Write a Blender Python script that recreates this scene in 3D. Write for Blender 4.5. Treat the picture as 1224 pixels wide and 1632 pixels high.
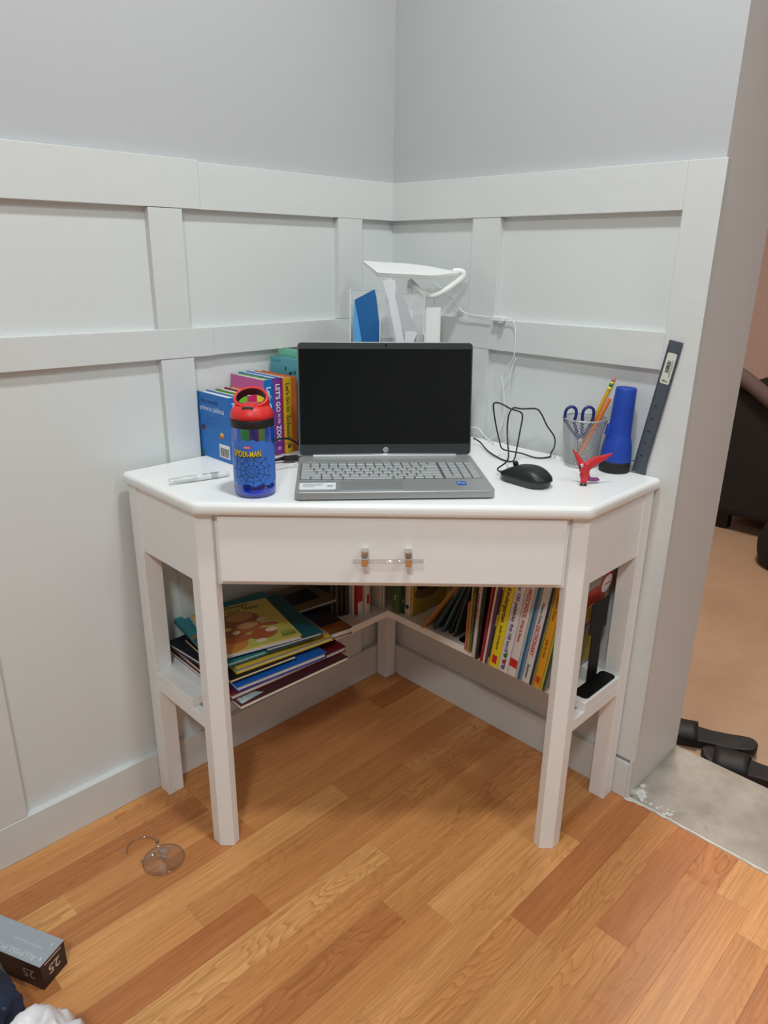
import bpy, bmesh, math, random
from mathutils import Vector, Matrix
for o in list(bpy.data.objects): bpy.data.objects.remove(o)
scn = bpy.context.scene
COL = scn.collection
random.seed(7)
V = Vector
# ------------------------------------------------------------------ camera
F_PX = 1149.34
PITCH, YAW, ROLL = 0.341415, -0.004242, 0.013157
fwd = V((-math.sin(YAW)*math.cos(PITCH), math.cos(YAW)*math.cos(PITCH), -math.sin(PITCH)))
rt = V((math.cos(YAW), math.sin(YAW), 0)); up = rt.cross(fwd)
cr, sr = math.cos(ROLL), math.sin(ROLL)
rt, up = rt*cr + up*sr, up*cr - rt*sr
cam_d = bpy.data.cameras.new('camera'); cam = bpy.data.objects.new('camera', cam_d); COL.objects.link(cam)
cam_d.sensor_fit = 'VERTICAL'; cam_d.sensor_height = 36; cam_d.sensor_width = 27; cam_d.lens = F_PX*36/1632
cam_d.clip_start = .02
m = Matrix((rt, up, -fwd)).transposed().to_4x4(); m.translation = V((-0.01985, -1.87991, 1.16159)); cam.matrix_world = m
scn.camera = cam
# ------------------------------------------------------------------ light and exposure
vs = scn.view_settings
vs.view_transform = 'Standard'; vs.look = 'None'; vs.gamma = 1; vs.use_curve_mapping = False
vs.exposure = 0.15
world = bpy.data.worlds.new('world'); scn.world = world; world.use_nodes = True
bg = world.node_tree.nodes['Background']; bg.inputs[0].default_value = (1.0, .985, .97, 1); bg.inputs[1].default_value = .05
def area(name, loc, size, power, col, rot=(0,0,0)):
    d = bpy.data.lights.new(name, 'AREA'); d.shape = 'DISK'; d.size = size; d.energy = power; d.color = col
    o = bpy.data.objects.new(name, d); COL.objects.link(o); o.location = loc; o.rotation_euler = rot; return o
area('ceiling_and_fill_light', (.10, -1.02, 2.40), .15, 13.0, (.90, .985, 1.0))
area('ceiling_and_fill_light', (-.25, -2.60, 2.40), .30, 25, (.90, .985, 1.0))
area('ceiling_and_fill_light', (1.150, .530, 2.25), .45, 33, (1.0, .86, .75))     # lamp of the next room
area('ceiling_and_fill_light', (1.30, -1.90, 2.40), .30, 8.5, (.91, .99, 1.0))  # fill light added to brighten the door jamb and walls, no known fixture
# ------------------------------------------------------------------ helpers
S2 = math.sqrt(.5)
LD = V((-S2, -S2, 0)); RD = V((S2, -S2, 0)); ZD = V((0, 0, 1))
def W(a, b, z=0): return LD*a + RD*b + ZD*z           # a: along left wall from the corner, b: along right wall
def lin(c):
    return tuple(((x/255)/12.92 if x/255 <= .04045 else ((x/255+.055)/1.055)**2.4) for x in c)
MATS = {}
def mat(name, rgb, rough=.5, metal=0, spec=.5, bump=None, bscale=60, var=0, vscale=8, coat=0):
    if name in MATS: return MATS[name]
    m = bpy.data.materials.new(name); m.use_nodes = True; nt = m.node_tree; b = nt.nodes['Principled BSDF']
    c = lin(rgb) + (1,)
    b.inputs['Base Color'].default_value = c; b.inputs['Roughness'].default_value = rough
    b.inputs['Metallic'].default_value = metal; b.inputs['Specular IOR Level'].default_value = spec
    if coat: b.inputs['Coat Weight'].default_value = coat
    tc = nt.nodes.new('ShaderNodeTexCoord')
    n = nt.nodes.new('ShaderNodeTexNoise'); n.inputs['Scale'].default_value = vscale; n.inputs['Detail'].default_value = 4
    nt.links.new(tc.outputs['Object'], n.inputs['Vector'])
    mx = nt.nodes.new('ShaderNodeMix'); mx.data_type = 'RGBA'
    v = var or .03
    mx.inputs['A'].default_value = tuple(x*(1-v) for x in c[:3]) + (1,); mx.inputs['B'].default_value = tuple(min(1, x*(1+v)) for x in c[:3]) + (1,)
    nt.links.new(n.outputs['Fac'], mx.inputs['Factor']); nt.links.new(mx.outputs['Result'], b.inputs['Base Color'])
    if bump:
        n2 = nt.nodes.new('ShaderNodeTexNoise'); n2.inputs['Scale'].default_value = bscale; n2.inputs['Detail'].default_value = 6
        bp = nt.nodes.new('ShaderNodeBump'); bp.inputs['Strength'].default_value = bump; bp.inputs['Distance'].default_value = .004
        nt.links.new(tc.outputs['Object'], n2.inputs['Vector']); nt.links.new(n2.outputs['Fac'], bp.inputs['Height']); nt.links.new(bp.outputs['Normal'], b.inputs['Normal'])
    MATS[name] = m; return m
def col(rgb, rough=.5):                                # plain printed or dyed colour
    return mat('colour_%d_%d_%d_%d' % (*rgb, int(rough*100)), rgb, rough)
def clear(name, rgb, gloss=.06, rough=.05):             # thin clear plastic
    if name in MATS: return MATS[name]
    m = bpy.data.materials.new(name); m.use_nodes = True; nt = m.node_tree; nt.nodes.clear()
    o = nt.nodes.new('ShaderNodeOutputMaterial'); t = nt.nodes.new('ShaderNodeBsdfTransparent'); g = nt.nodes.new('ShaderNodeBsdfGlossy')
    mx = nt.nodes.new('ShaderNodeMixShader'); fr = nt.nodes.new('ShaderNodeMapRange'); lw_ = nt.nodes.new('ShaderNodeLayerWeight'); lw_.inputs[0].default_value = .25; nt.links.new(lw_.outputs['Facing'], fr.inputs[0]); fr.inputs['To Min'].default_value = gloss; fr.inputs['To Max'].default_value = .55
    t.inputs[0].default_value = lin(rgb) + (1,); g.inputs['Roughness'].default_value = rough
    nt.links.new(fr.outputs[0], mx.inputs[0]); nt.links.new(t.outputs[0], mx.inputs[1]); nt.links.new(g.outputs[0], mx.inputs[2]); nt.links.new(mx.outputs[0], o.inputs[0])
    MATS[name] = m; return m
def obj(name, bm, material, parent=None, smooth=False, bevel=0, seg=2, angle=35, mw=None):
    bmesh.ops.recalc_face_normals(bm, faces=bm.faces)
    me = bpy.data.meshes.new(name); bm.to_mesh(me); bm.free()
    o = bpy.data.objects.new(name, me); COL.objects.link(o)
    for mt in (material if isinstance(material, (list, tuple)) else [material]): me.materials.append(mt)
    if smooth:
        for p in me.polygons: p.use_smooth = True
    if bevel:
        md = o.modifiers.new('bevel', 'BEVEL'); md.width = bevel; md.segments = seg; md.limit_method = 'ANGLE'; md.angle_limit = math.radians(angle)
    if parent: o.parent = parent
    if mw is not None:
        if parent: o.matrix_parent_inverse = Matrix()
        o.matrix_local = mw
    return o
def tag(o, label=None, cat=None, group=None, kind=None):
    if label: o['label'] = label
    if cat: o['category'] = cat
    if group: o['group'] = group
    if kind: o['kind'] = kind
    return o
def thing(name, label, cat, M=None, group=None):
    o = bpy.data.objects.new(name, None); COL.objects.link(o); o.empty_display_size = .02
    if M is not None: o.matrix_world = M
    return tag(o, label, cat, group)
def frame(o, x, y, z):
    M = Matrix((x, y, z)).transposed().to_4x4(); M.translation = o; return M
def hexa(bm, p):                                       # 8 points: bottom loop 0-3, top loop 4-7
    v = [bm.verts.new(q) for q in p]
    for f in ((0,1,2,3),(4,5,6,7),(0,1,5,4),(1,2,6,5),(2,3,7,6),(3,0,4,7)): bm.faces.new([v[i] for i in f])
def box(bm, x0, x1, y0, y1, z0, z1):
    hexa(bm, [V(p) for p in ((x0,y0,z0),(x1,y0,z0),(x1,y1,z0),(x0,y1,z0),(x0,y0,z1),(x1,y0,z1),(x1,y1,z1),(x0,y1,z1))])
def wbox(bm, a0, a1, b0, b1, z0, z1):                  # box aligned with the walls
    hexa(bm, [W(a,b,z) for z in (z0,z1) for a,b in ((a0,b0),(a1,b0),(a1,b1),(a0,b1))])
def prism(bm, pts, z0, z1):                            # pts: xy polygon
    lo = [bm.verts.new((x,y,z0)) for x,y in pts]; hi = [bm.verts.new((x,y,z1)) for x,y in pts]; n = len(pts)
    bm.faces.new(lo[::-1]); bm.faces.new(hi)
    for i in range(n): bm.faces.new((lo[i], lo[(i+1)%n], hi[(i+1)%n], hi[i]))
def NB(): return bmesh.new()
def smoothpath(pts, n=8, closed=False):
    P = [V(p) for p in pts]; out = []
    N = len(P); rng = range(N if closed else N-1)
    for i in rng:
        if closed: a,b,c,d = P[(i-1)%N],P[i],P[(i+1)%N],P[(i+2)%N]
        else: a,b,c,d = P[max(i-1,0)],P[i],P[i+1],P[min(i+2,N-1)]
        for k in range(n):
            t = k/n
            out.append(.5*((2*b)+(c-a)*t+(2*a-5*b+4*c-d)*t*t+(3*b-a-3*c+d)*t**3))
    if not closed: out.append(P[-1])
    return out
def tube(bm, path, r, seg=8, closed=False, caps=True):
    P = [V(p) for p in path]; N = len(P); rings = []
    rr = r if callable(r) else (lambda t: r)
    t0 = (P[1]-P[0]).normalized(); nrm = t0.orthogonal().normalized()
    for i in range(N):
        if closed: t = (P[(i+1)%N]-P[(i-1)%N]).normalized()
        else: t = (P[min(i+1,N-1)]-P[max(i-1,0)]).normalized()
        nrm = (nrm - t*nrm.dot(t)).normalized(); bn = t.cross(nrm); q = rr(i/max(1,N-1))
        rings.append([bm.verts.new(P[i]+(nrm*math.cos(a)+bn*math.sin(a))*q) for a in (2*math.pi*k/seg for k in range(seg))])
    for i in range(N if closed else N-1):
        A, B = rings[i], rings[(i+1)%N]
        for k in range(seg): bm.faces.new((A[k],A[(k+1)%seg],B[(k+1)%seg],B[k]))
    if caps and not closed: bm.faces.new(rings[0][::-1]); bm.faces.new(rings[-1])
def lathe(bm, prof, seg=32, M=None, cap0=True, cap1=True):   # prof: (r,z)
    rings = []
    for r, z in prof:
        rings.append([bm.verts.new((M or Matrix()) @ V((r*math.cos(2*math.pi*k/seg), r*math.sin(2*math.pi*k/seg), z))) for k in range(seg)])
    for A, B in zip(rings, rings[1:]):
        for k in range(seg): bm.faces.new((A[k],A[(k+1)%seg],B[(k+1)%seg],B[k]))
    if cap0: bm.faces.new(rings[0][::-1])
    if cap1: bm.faces.new(rings[-1])
def ball(bm, c, r, M=None, seg=16, ring=10):
    r = V(r) if not isinstance(r, (int,float)) else V((r,r,r))
    mm = Matrix.Translation(c) @ (M.to_4x4() if M else Matrix()) @ Matrix.Diagonal((*r,1))
    bmesh.ops.create_uvsphere(bm, u_segments=seg, v_segments=ring, radius=1, matrix=mm)
def rrect(w, h, r, n=5, cx=0, cy=0):
    out = []
    for qx,qy,a0 in ((1,1,0),(-1,1,90),(-1,-1,180),(1,-1,270)):
        for k in range(n+1):
            a = math.radians(a0+90*k/n); out.append((cx+qx*(w/2-r)+r*math.cos(a), cy+qy*(h/2-r)+r*math.sin(a)))
    return out
def txt(name, s, size, material, parent, o, X, Y, align='LEFT', sx=1, bold=0, bend=None, maxw=None):
    cu = bpy.data.curves.new(name, 'FONT'); cu.body = s; cu.size = size; cu.align_x = align; cu.resolution_u = 2; cu.offset = bold
    t = bpy.data.objects.new(name, cu); COL.objects.link(t); bpy.context.view_layer.update()
    me = bpy.data.meshes.new_from_object(t.evaluated_get(bpy.context.evaluated_depsgraph_get()))
    bpy.data.objects.remove(t); bpy.data.curves.remove(cu); me.name = name
    X = V(X).normalized(); Y = V(Y).normalized(); N = X.cross(Y); o = V(o)
    if maxw and me.vertices:
        wd = max(v.co.x for v in me.vertices)-min(v.co.x for v in me.vertices); sx = maxw/wd
    for v in me.vertices:
        x, y = v.co.x*sx, v.co.y
        v.co = bend(x, y) if bend else o + X*x + Y*y + N*.0004
    ob = bpy.data.objects.new(name, me); COL.objects.link(ob); me.materials.append(material); ob.parent = parent
    return ob
def patch(name, shapes, material, parent, o, X, Y, lift=.0003):     # flat print: list of 2-D polygons
    bm = NB(); X = V(X).normalized(); Y = V(Y).normalized(); N = X.cross(Y); o = V(o)
    for sh in shapes: bm.faces.new([bm.verts.new(o+X*x+Y*y+N*lift) for x,y in sh])
    me = bpy.data.meshes.new(name); bm.to_mesh(me); bm.free()
    ob = bpy.data.objects.new(name, me); COL.objects.link(ob); me.materials.append(material); ob.parent = parent; return ob
def ell(cx, cy, rx, ry, rot=0, n=20):
    c, s = math.cos(rot), math.sin(rot)
    return [(cx+rx*math.cos(t)*c-ry*math.sin(t)*s, cy+rx*math.cos(t)*s+ry*math.sin(t)*c) for t in (2*math.pi*k/n for k in range(n))]
def rect(x0, y0, x1, y1): return [(x0,y0),(x1,y0),(x1,y1),(x0,y1)]
# ------------------------------------------------------------------ materials of the room
def paint(name, rgb, rough=.45, strength=.25):
    m = mat(name, rgb, rough, bump=strength, bscale=14, var=.012, vscale=3); return m
WALL = paint('painted_wall', (189, 189, 190), .55, .12)
PANEL = paint('painted_panel', (219, 221, 219), .45, .16)
BOARD = paint('painted_board', (217, 218, 216), .40, .55)
JAMB = paint('painted_jamb', (228, 224, 222), .55, .12)
def wood_mat():
    m = bpy.data.materials.new('oak_plank'); m.use_nodes = True; nt = m.node_tree; N = nt.nodes; Lk = nt.links; b = N['Principled BSDF']
    tc = N.new('ShaderNodeTexCoord'); oi = N.new('ShaderNodeObjectInfo')
    add = N.new('ShaderNodeVectorMath'); add.operation = 'MULTIPLY_ADD'
    cmb = N.new('ShaderNodeCombineXYZ')
    mul = N.new('ShaderNodeMath'); mul.operation = 'MULTIPLY'; mul.inputs[1].default_value = 37.0
    Lk.new(oi.outputs['Random'], mul.inputs[0]); Lk.new(mul.outputs[0], cmb.inputs[0]); Lk.new(mul.outputs[0], cmb.inputs[1]); Lk.new(mul.outputs[0], cmb.inputs[2])
    add.inputs[1].default_value = (1,1,1); Lk.new(tc.outputs['Object'], add.inputs[0]); Lk.new(cmb.outputs[0], add.inputs[2])
    # cathedral grain: contour rings of a stretched noise field
    mp = N.new('ShaderNodeMapping'); mp.inputs['Scale'].default_value = (2.2, 11.0, 1)
    Lk.new(add.outputs[0], mp.inputs['Vector'])
    n1 = N.new('ShaderNodeTexNoise'); n1.inputs['Scale'].default_value = 1.5; n1.inputs['Detail'].default_value = 2.0; n1.inputs['Roughness'].default_value = .45
    Lk.new(mp.outputs[0], n1.inputs['Vector'])
    ring = N.new('ShaderNodeMath'); ring.operation = 'MULTIPLY'; ring.inputs[1].default_value = 18.0; Lk.new(n1.outputs['Fac'], ring.inputs[0])
    fr = N.new('ShaderNodeMath'); fr.operation = 'FRACT'; Lk.new(ring.outputs[0], fr.inputs[0])
    rr = N.new('ShaderNodeValToRGB'); e = rr.color_ramp.elements; e[0].position = 0; e[0].color = (0,0,0,1); e[1].position = .62; e[1].color = (.30,.30,.30,1)
    x = rr.color_ramp.elements.new(.96); x.color = (1,1,1,1); y = rr.color_ramp.elements.new(1.0); y.color = (0,0,0,1)
    Lk.new(fr.outputs[0], rr.inputs[0])
    # fine pores along the plank
    mp2 = N.new('ShaderNodeMapping'); mp2.inputs['Scale'].default_value = (7, 260, 1); Lk.new(add.outputs[0], mp2.inputs['Vector'])
    n2 = N.new('ShaderNodeTexNoise'); n2.inputs['Scale'].default_value = 1.0; n2.inputs['Detail'].default_value = 5; Lk.new(mp2.outputs[0], n2.inputs['Vector'])
    mp3 = N.new('ShaderNodeMapping'); mp3.inputs['Scale'].default_value = (1.2, 14, 1); Lk.new(add.outputs[0], mp3.inputs['Vector'])
    n3 = N.new('ShaderNodeTexNoise'); n3.inputs['Scale'].default_value = 1.6; n3.inputs['Detail'].default_value = 3; Lk.new(mp3.outputs[0], n3.inputs['Vector'])
    base = N.new('ShaderNodeValToRGB'); e = base.color_ramp.elements
    e[0].position = .0; e[0].color = (*lin((188,119,70)),1); e[1].position = 1; e[1].color = (*lin((230,172,112)),1)
    q = base.color_ramp.elements.new(.25); q.color = (*lin((206,140,86)),1); q = base.color_ramp.elements.new(.7); q.color = (*lin((217,153,95)),1)
    Lk.new(oi.outputs['Random'], base.inputs[0])
    m1 = N.new('ShaderNodeMix'); m1.data_type = 'RGBA'; m1.blend_type = 'MULTIPLY'; m1.inputs['B'].default_value = (.60,.49,.38,1)
    f1 = N.new('ShaderNodeMath'); f1.operation = 'MULTIPLY'; f1.inputs[1].default_value = 1.7; Lk.new(rr.outputs[0], f1.inputs[0])
    # grain strength differs from plank to plank and from place to place
    pk = N.new('ShaderNodeMath'); pk.operation = 'MULTIPLY'; pk.inputs[1].default_value = 7.31; Lk.new(oi.outputs['Random'], pk.inputs[0])
    pf = N.new('ShaderNodeMath'); pf.operation = 'FRACT'; Lk.new(pk.outputs[0], pf.inputs[0])
    pr_ = N.new('ShaderNodeMapRange'); pr_.inputs['From Min'].default_value = .35; pr_.inputs['From Max'].default_value = .9; pr_.inputs['To Min'].default_value = .12; pr_.inputs['To Max'].default_value = .68; Lk.new(pf.outputs[0], pr_.inputs[0])
    f3 = N.new('ShaderNodeMath'); f3.operation = 'MULTIPLY'; Lk.new(f1.outputs[0], f3.inputs[0]); Lk.new(pr_.outputs[0], f3.inputs[1])
    f2 = N.new('ShaderNodeMath'); f2.operation = 'MULTIPLY'; Lk.new(f3.outputs[0], f2.inputs[0]); Lk.new(n3.outputs['Fac'], f2.inputs[1])
    Lk.new(f2.outputs[0], m1.inputs['Factor']); Lk.new(base.outputs[0], m1.inputs['A'])
    m2 = N.new('ShaderNodeMix'); m2.data_type = 'RGBA'; m2.blend_type = 'MULTIPLY'
    cr2 = N.new('ShaderNodeValToRGB'); e = cr2.color_ramp.elements; e[0].position = .30; e[0].color = (.70,.64,.56,1); e[1].position = .66; e[1].color = (1.06,1.05,1.03,1)
    Lk.new(n2.outputs['Fac'], cr2.inputs[0]); Lk.new(cr2.outputs[0], m2.inputs['B']); m2.inputs['Factor'].default_value = .7
    Lk.new(m1.outputs['Result'], m2.inputs['A'])
    m3 = N.new('ShaderNodeMix'); m3.data_type = 'RGBA'; m3.blend_type = 'MULTIPLY'; m3.inputs['Factor'].default_value = .8
    cr3 = N.new('ShaderNodeValToRGB'); e = cr3.color_ramp.elements; e[0].position = .3; e[0].color = (.84,.80,.76,1); e[1].position = .7; e[1].color = (1.08,1.07,1.05,1)
    Lk.new(n3.outputs['Fac'], cr3.inputs[0]); Lk.new(cr3.outputs[0], m3.inputs['B']); Lk.new(m2.outputs['Result'], m3.inputs['A'])
    Lk.new(m3.outputs['Result'], b.inputs['Base Color'])
    b.inputs['Roughness'].default_value = .38; b.inputs['Specular IOR Level'].default_value = .4
    bp = N.new('ShaderNodeBump'); bp.inputs['Strength'].default_value = .12; bp.inputs['Distance'].default_value = .001
    Lk.new(n2.outputs['Fac'], bp.inputs['Height']); Lk.new(bp.outputs[0], b.inputs['Normal'])
    return m
WOOD = wood_mat()
def concrete(name, c0, c1, sc=5, rough=.75):
    m = bpy.data.materials.new(name); m.use_nodes = True; nt = m.node_tree; b = nt.nodes['Principled BSDF']
    tc = nt.nodes.new('ShaderNodeTexCoord'); n = nt.nodes.new('ShaderNodeTexNoise'); n.inputs['Scale'].default_value = sc; n.inputs['Detail'].default_value = 8; n.inputs['Roughness'].default_value = .62
    r = nt.nodes.new('ShaderNodeValToRGB'); r.color_ramp.elements[0].position = .35; r.color_ramp.elements[1].position = .65
    r.color_ramp.elements[0].color = (*lin(c0),1); r.color_ramp.elements[1].color = (*lin(c1),1)
    bp = nt.nodes.new('ShaderNodeBump'); bp.inputs['Strength'].default_value = .3; bp.inputs['Distance'].default_value = .004
    nt.links.new(tc.outputs['Object'], n.inputs['Vector']); nt.links.new(n.outputs['Fac'], r.inputs[0]); nt.links.new(r.outputs[0], b.inputs['Base Color'])
    nt.links.new(n.outputs['Fac'], bp.inputs['Height']); nt.links.new(bp.outputs[0], b.inputs['Normal']); b.inputs['Roughness'].default_value = rough
    return m
# ------------------------------------------------------------------ the room
T = .017                                # boards stand proud of the wall panels by this much
ZC = 2.45
def struct(name, bm, m, **k): return tag(obj(name, bm, m, **k), kind='structure')
# floor with its planks
bm = NB(); wbox(bm, -.004, 3.3, -.014, 3.3, -.06, -.0125); floor = struct('floor', bm, mat('subfloor', (70, 45, 25), .8))
tag(floor, 'oak strip floor of the room with staggered end joints', 'floor')
PW = .0628; B0 = .0165
joints = {2: [1.0195], 3: [.665, 1.35], 5: [.866, .28], 6: [.760, .3555, .036], 9: [.5935, 1.25], 8: [.356, 1.02], 14: [.350, .98], 0: [.3515, .86], 4: [.45, 1.1]}
Rw = Matrix.Rotation(math.radians(45), 4, 'Z')          # plank x along the left wall
def plank(a0, a1, b0, b1):
    g = .00012; l = (a1-a0)-2*g; w = (b1-b0)-2*g; c = W((a0+a1)/2, (b0+b1)/2, 0)
    bm = NB(); e = .00025
    lo = [(-l/2,-w/2),(l/2,-w/2),(l/2,w/2),(-l/2,w/2)]; sh = [(x*(1-2*e/l), y*(1-2*e/w)) for x,y in lo]
    v0 = [bm.verts.new((x,y,-.012)) for x,y in lo]; v1 = [bm.verts.new((x,y,-e*.5)) for x,y in lo]; v2 = [bm.verts.new((x,y,0)) for x,y in sh]
    for A, B in ((v0,v1),(v1,v2)):
        for i in range(4): bm.faces.new((A[i],A[(i+1)%4],B[(i+1)%4],B[i]))
    bm.faces.new(v2); bm.faces.new(v0[::-1])
    return obj('plank', bm, WOOD, floor, mw=Matrix.Translation(c) @ Rw)
i = -1
while True:
    b0, b1 = B0+PW*i, B0+PW*(i+1)
    b0 = max(b0, -.012)
    if b1 > 2.45: break
    js = [j for j in joints.get(i, [])]
    if not js:
        x = random.uniform(.1, .7)
        js = [x]
    x = max(js)
    while x < 2.4: x += random.uniform(.32, .85); js.append(min(x, 2.4))
    x = min(js)
    while x > .3: x -= random.uniform(.35, .7); js.append(x)
    js = sorted([j for j in js if .03 < j <= 2.4] + [-.003])
    if js[-1] < 2.39: js.append(2.4)
    for p, q in zip(js, js[1:]):
        if q-p > .02: plank(p, q, b0, b1)
    i += 1
# left wall
bm = NB(); wbox(bm, -.27, 3.3, -.16, -T, -.15, ZC); wl = struct('wall_left', bm, WALL)
tag(wl, 'white wall with board panelling left of the corner', 'wall')
bm = NB(); wbox(bm, -T, 3.3, -T, -T+.0012, .05, 1.30); obj('panel', bm, PANEL, wl)
def board(wall, left, s0, s1, z0, z1, z0b=None, z1b=None, t=T, name='board'):
    z0b = z0 if z0b is None else z0b; z1b = z1 if z1b is None else z1b
    f = (lambda s,d,z: W(s,d,z)) if left else (lambda s,d,z: W(d,s,z))
    d0, d1 = -T+.0005, t-T
    bm = NB(); hexa(bm, [f(s0,d0,z0),f(s1,d0,z0b),f(s1,d1,z0b),f(s0,d1,z0),f(s0,d0,z1),f(s1,d0,z1b),f(s1,d1,z1b),f(s0,d1,z1)])
    return obj(name, bm, BOARD, wall, bevel=.0008, seg=2)
ZRB, ZRT, ZMB, ZMT = 1.2417, 1.3236, .9672, 1.0298
board(wl, 1, -T, .5295, ZRB-.0005, ZRT+.001, t=T-.0008, name='rail_board'); board(wl, 1, .5300, 3.3, ZRB, ZRT+.004, ZRB-.008, ZRT-.006, name='rail_board')
board(wl, 1, -T, .519, ZMB-.003, ZMT-.010, t=T-.001, name='rail_board'); board(wl, 1, .5195, 3.3, ZMB-.004, ZMT-.010, ZMB+.03, ZMT+.028, name='rail_board')
board(wl, 1, .5700, .6400, ZMT-.0095, ZRB-.001, name='stile_board', t=T-.001); board(wl, 1, .1000, .1742, ZMT-.0095, ZRB-.001, name='stile_board', t=T-.001)
board(wl, 1, .5674, .6395, .0935, ZMB-.004, name='stile_board', t=T-.001); board(wl, 1, .1000, .1742, .0935, ZMB-.004, name='stile_board', t=T-.001)
board(wl, 1, 1.020, 1.095, .0935, ZMB, name='stile_board', t=T-.001); board(wl, 1, 1.02, 1.095, ZMT, ZRB-.003, name='stile_board', t=T-.001)
# right wall and its end at the doorway
BE = .776
bm = NB(); wbox(bm, -.27, -T, -.27, BE-.006, -.15, ZC); wr = struct('wall_right', bm, [WALL, JAMB])
tag(wr, 'white wall with board panelling right of the corner, ending at the doorway', 'wall')
for p in wr.data.polygons:
    if p.normal.dot(RD) > .9: p.material_index = 1
bm = NB(); wbox(bm, -T, -T+.0012, -T, BE-.012, .05, 1.30); obj('panel', bm, PANEL, wr)
board(wr, 0, -T+.002, .7135, ZRB-.001, ZRT, ZRB+.002, ZRT, name='rail_board')
board(wr, 0, -T+.002, .7135, ZMB-.002, ZMT-.002, ZMB-.003, ZMT+.004, name='rail_board', t=T-.0008)
board(wr, 0, .7136, BE+.004, .1020, ZRT, t=T+.0001, name='stile_board')
board(wr, 0, .2449, .3193, ZMT-.002, ZRB, name='stile_board', t=T-.0012); board(wr, 0, .2420, .3060, .330, ZMB-.003, name='stile_board', t=T-.0012)
bm = NB(); wbox(bm, .0002, 3.3, -T+.001, .001, .0002, .0925); struct('baseboard_left', bm, BOARD, bevel=.0012)
bm = NB(); wbox(bm, -T+.001, .001, -T+.001, BE-.006, .0002, .0925); struct('baseboard_right', bm, BOARD, bevel=.0012)
bm = NB(); wbox(bm, -T+.001, .0004, BE-.006, BE+.0, -.01, .1018); struct('trim_1', bm, BOARD, bevel=.0015)
# beyond the doorway: wall goes on, lintel, ceiling
bm = NB(); wbox(bm, -.27, 0, 1.80, 3.3, -.15, ZC); struct('wall_doorway', bm, WALL)
bm = NB(); wbox(bm, -.27, 3.4, 3.3, 3.4, -.15, ZC); struct('wall_back_right', bm, WALL)
bm = NB(); wbox(bm, 3.3, 3.4, -.16, 3.3, -.15, ZC); struct('wall_back_left', bm, WALL)
bm = NB(); wbox(bm, -.27, 0, BE-.006, 1.80, 2.08, ZC); struct('trim_2', bm, JAMB)
bm = NB(); wbox(bm, -3.45, 3.4, -2.25, 3.4, ZC, ZC+.05); struct('ceiling', bm, paint('ceiling_paint', (235,235,235), .7, .1))
# concrete sill with its crumbled plaster edge
bm = NB(); random.seed(3)
n = 70; bs = [BE-.02 + (1.80-BE+.02)*k/n for k in range(n+1)]
top = []; pr = []
for k, b in enumerate(bs):
    top.append([bm.verts.new(W(a, b, z)) for a, z in ((-.272,-.13),(-.272,-.001),(-.15,-.001),(-.060+random.uniform(-.006,.006),-.002),(-.040+random.uniform(-.008,.008),-.006+random.uniform(-.002,.002)),(-.014,-.009),(-.006,-.010),(-.006,-.13))])
for A, B in zip(top, top[1:]):
    for j in range(7): bm.faces.new((A[j],A[j+1],B[j+1],B[j]))
bm.faces.new(top[0]); bm.faces.new(top[-1])
sill = struct('floor_sill', bm, concrete('concrete', (150,142,130), (178,171,160), 9)); tag(sill, 'worn grey concrete sill across the doorway', 'sill')
bm = NB()
for k in range(26):
    t = random.random()**1.6; b = BE-.004 + t*.12; a = -.05+random.uniform(-.025, .03)*(1-t*.6) + t*.02; r = random.uniform(.002, .007)*(1.2-t)
    ball(bm, W(a, b, -.006), (r*1.6, r*1.2, r), Matrix.Rotation(random.random()*3, 3, 'Z'), 7, 5)
obj('plaster_crumbs', bm, mat('plaster', (225,222,215), .9, bump=.6, bscale=200), sill)['kind'] = 'stuff'
bm = NB()
pts = []
for k in range(90):
    b = BE-.006 + (1.78-BE)*k/89; pts.append((b, .004+random.uniform(-.0015,.0012)+.006*math.exp(-((b-BE)/.03)**2)))
lo = [bm.verts.new(W(-.0115, b, .0004)) for b,_ in pts]; hi = [bm.verts.new(W(-.0115+w*1.6, b, .0012)) for b,w in pts]
for j in range(89): bm.faces.new((lo[j],lo[j+1],hi[j+1],hi[j]))
obj('caulk_line', bm, mat('caulk', (215,210,200), .8), sill)
# the next room
bm = NB(); wbox(bm, -3.4, -.272, -2.2, 3.3, -.20, -.13); fn = struct('floor_next_room', bm, concrete('next_floor', (168,138,114), (184,154,128), 2.2, .45))
PINK = mat('next_room_paint', (216, 190, 180), .8, var=.02)
bm = NB(); wbox(bm, -3.45, -3.4, -2.2, 3.3, -.2, ZC); struct('wall_next_room', bm, PINK)
bm = NB(); wbox(bm, -3.4, -.27, -2.25, -2.2, -.2, ZC); struct('wall_next_room_side', bm, PINK)
bm = NB(); wbox(bm, -.27, -.15, -2.2, -.27, -.2, ZC); struct('wall_next_room_near', bm, PINK)
# ------------------------------------------------------------------ the corner desk
H = .76
DW = mat('desk_white', (245, 244, 242), .33, bump=.03, bscale=90, var=.01, vscale=4)
A, D, OFF = .7345, .245, .0035
def Dk(a, b): q = W(a+OFF, b+OFF); return (q.x, q.y)
desk = thing('corner_desk', 'white wooden corner desk with one wide drawer and low book shelf', 'desk', Matrix.Translation((0, -.35, 0)))
def dpart(name, bm, m=DW, parent=desk, **k):
    o = obj(name, bm, m, parent, **k)
    if parent is desk: o.matrix_parent_inverse = (Matrix.Translation((0,-.35,0))).inverted()
    return o
so, fo = .012, .019
bm = NB()
c1 = Dk(A+so, D); c2 = Dk(D, A+so)
yf = Dk(A, D)[1]-fo
cl = (c1[0]-(0), c1[1]); t_ = (yf-c1[1])/(-S2)          # extend side line to the front line
fl = (c1[0]+S2*t_, yf); frr = (-fl[0], yf)
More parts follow.
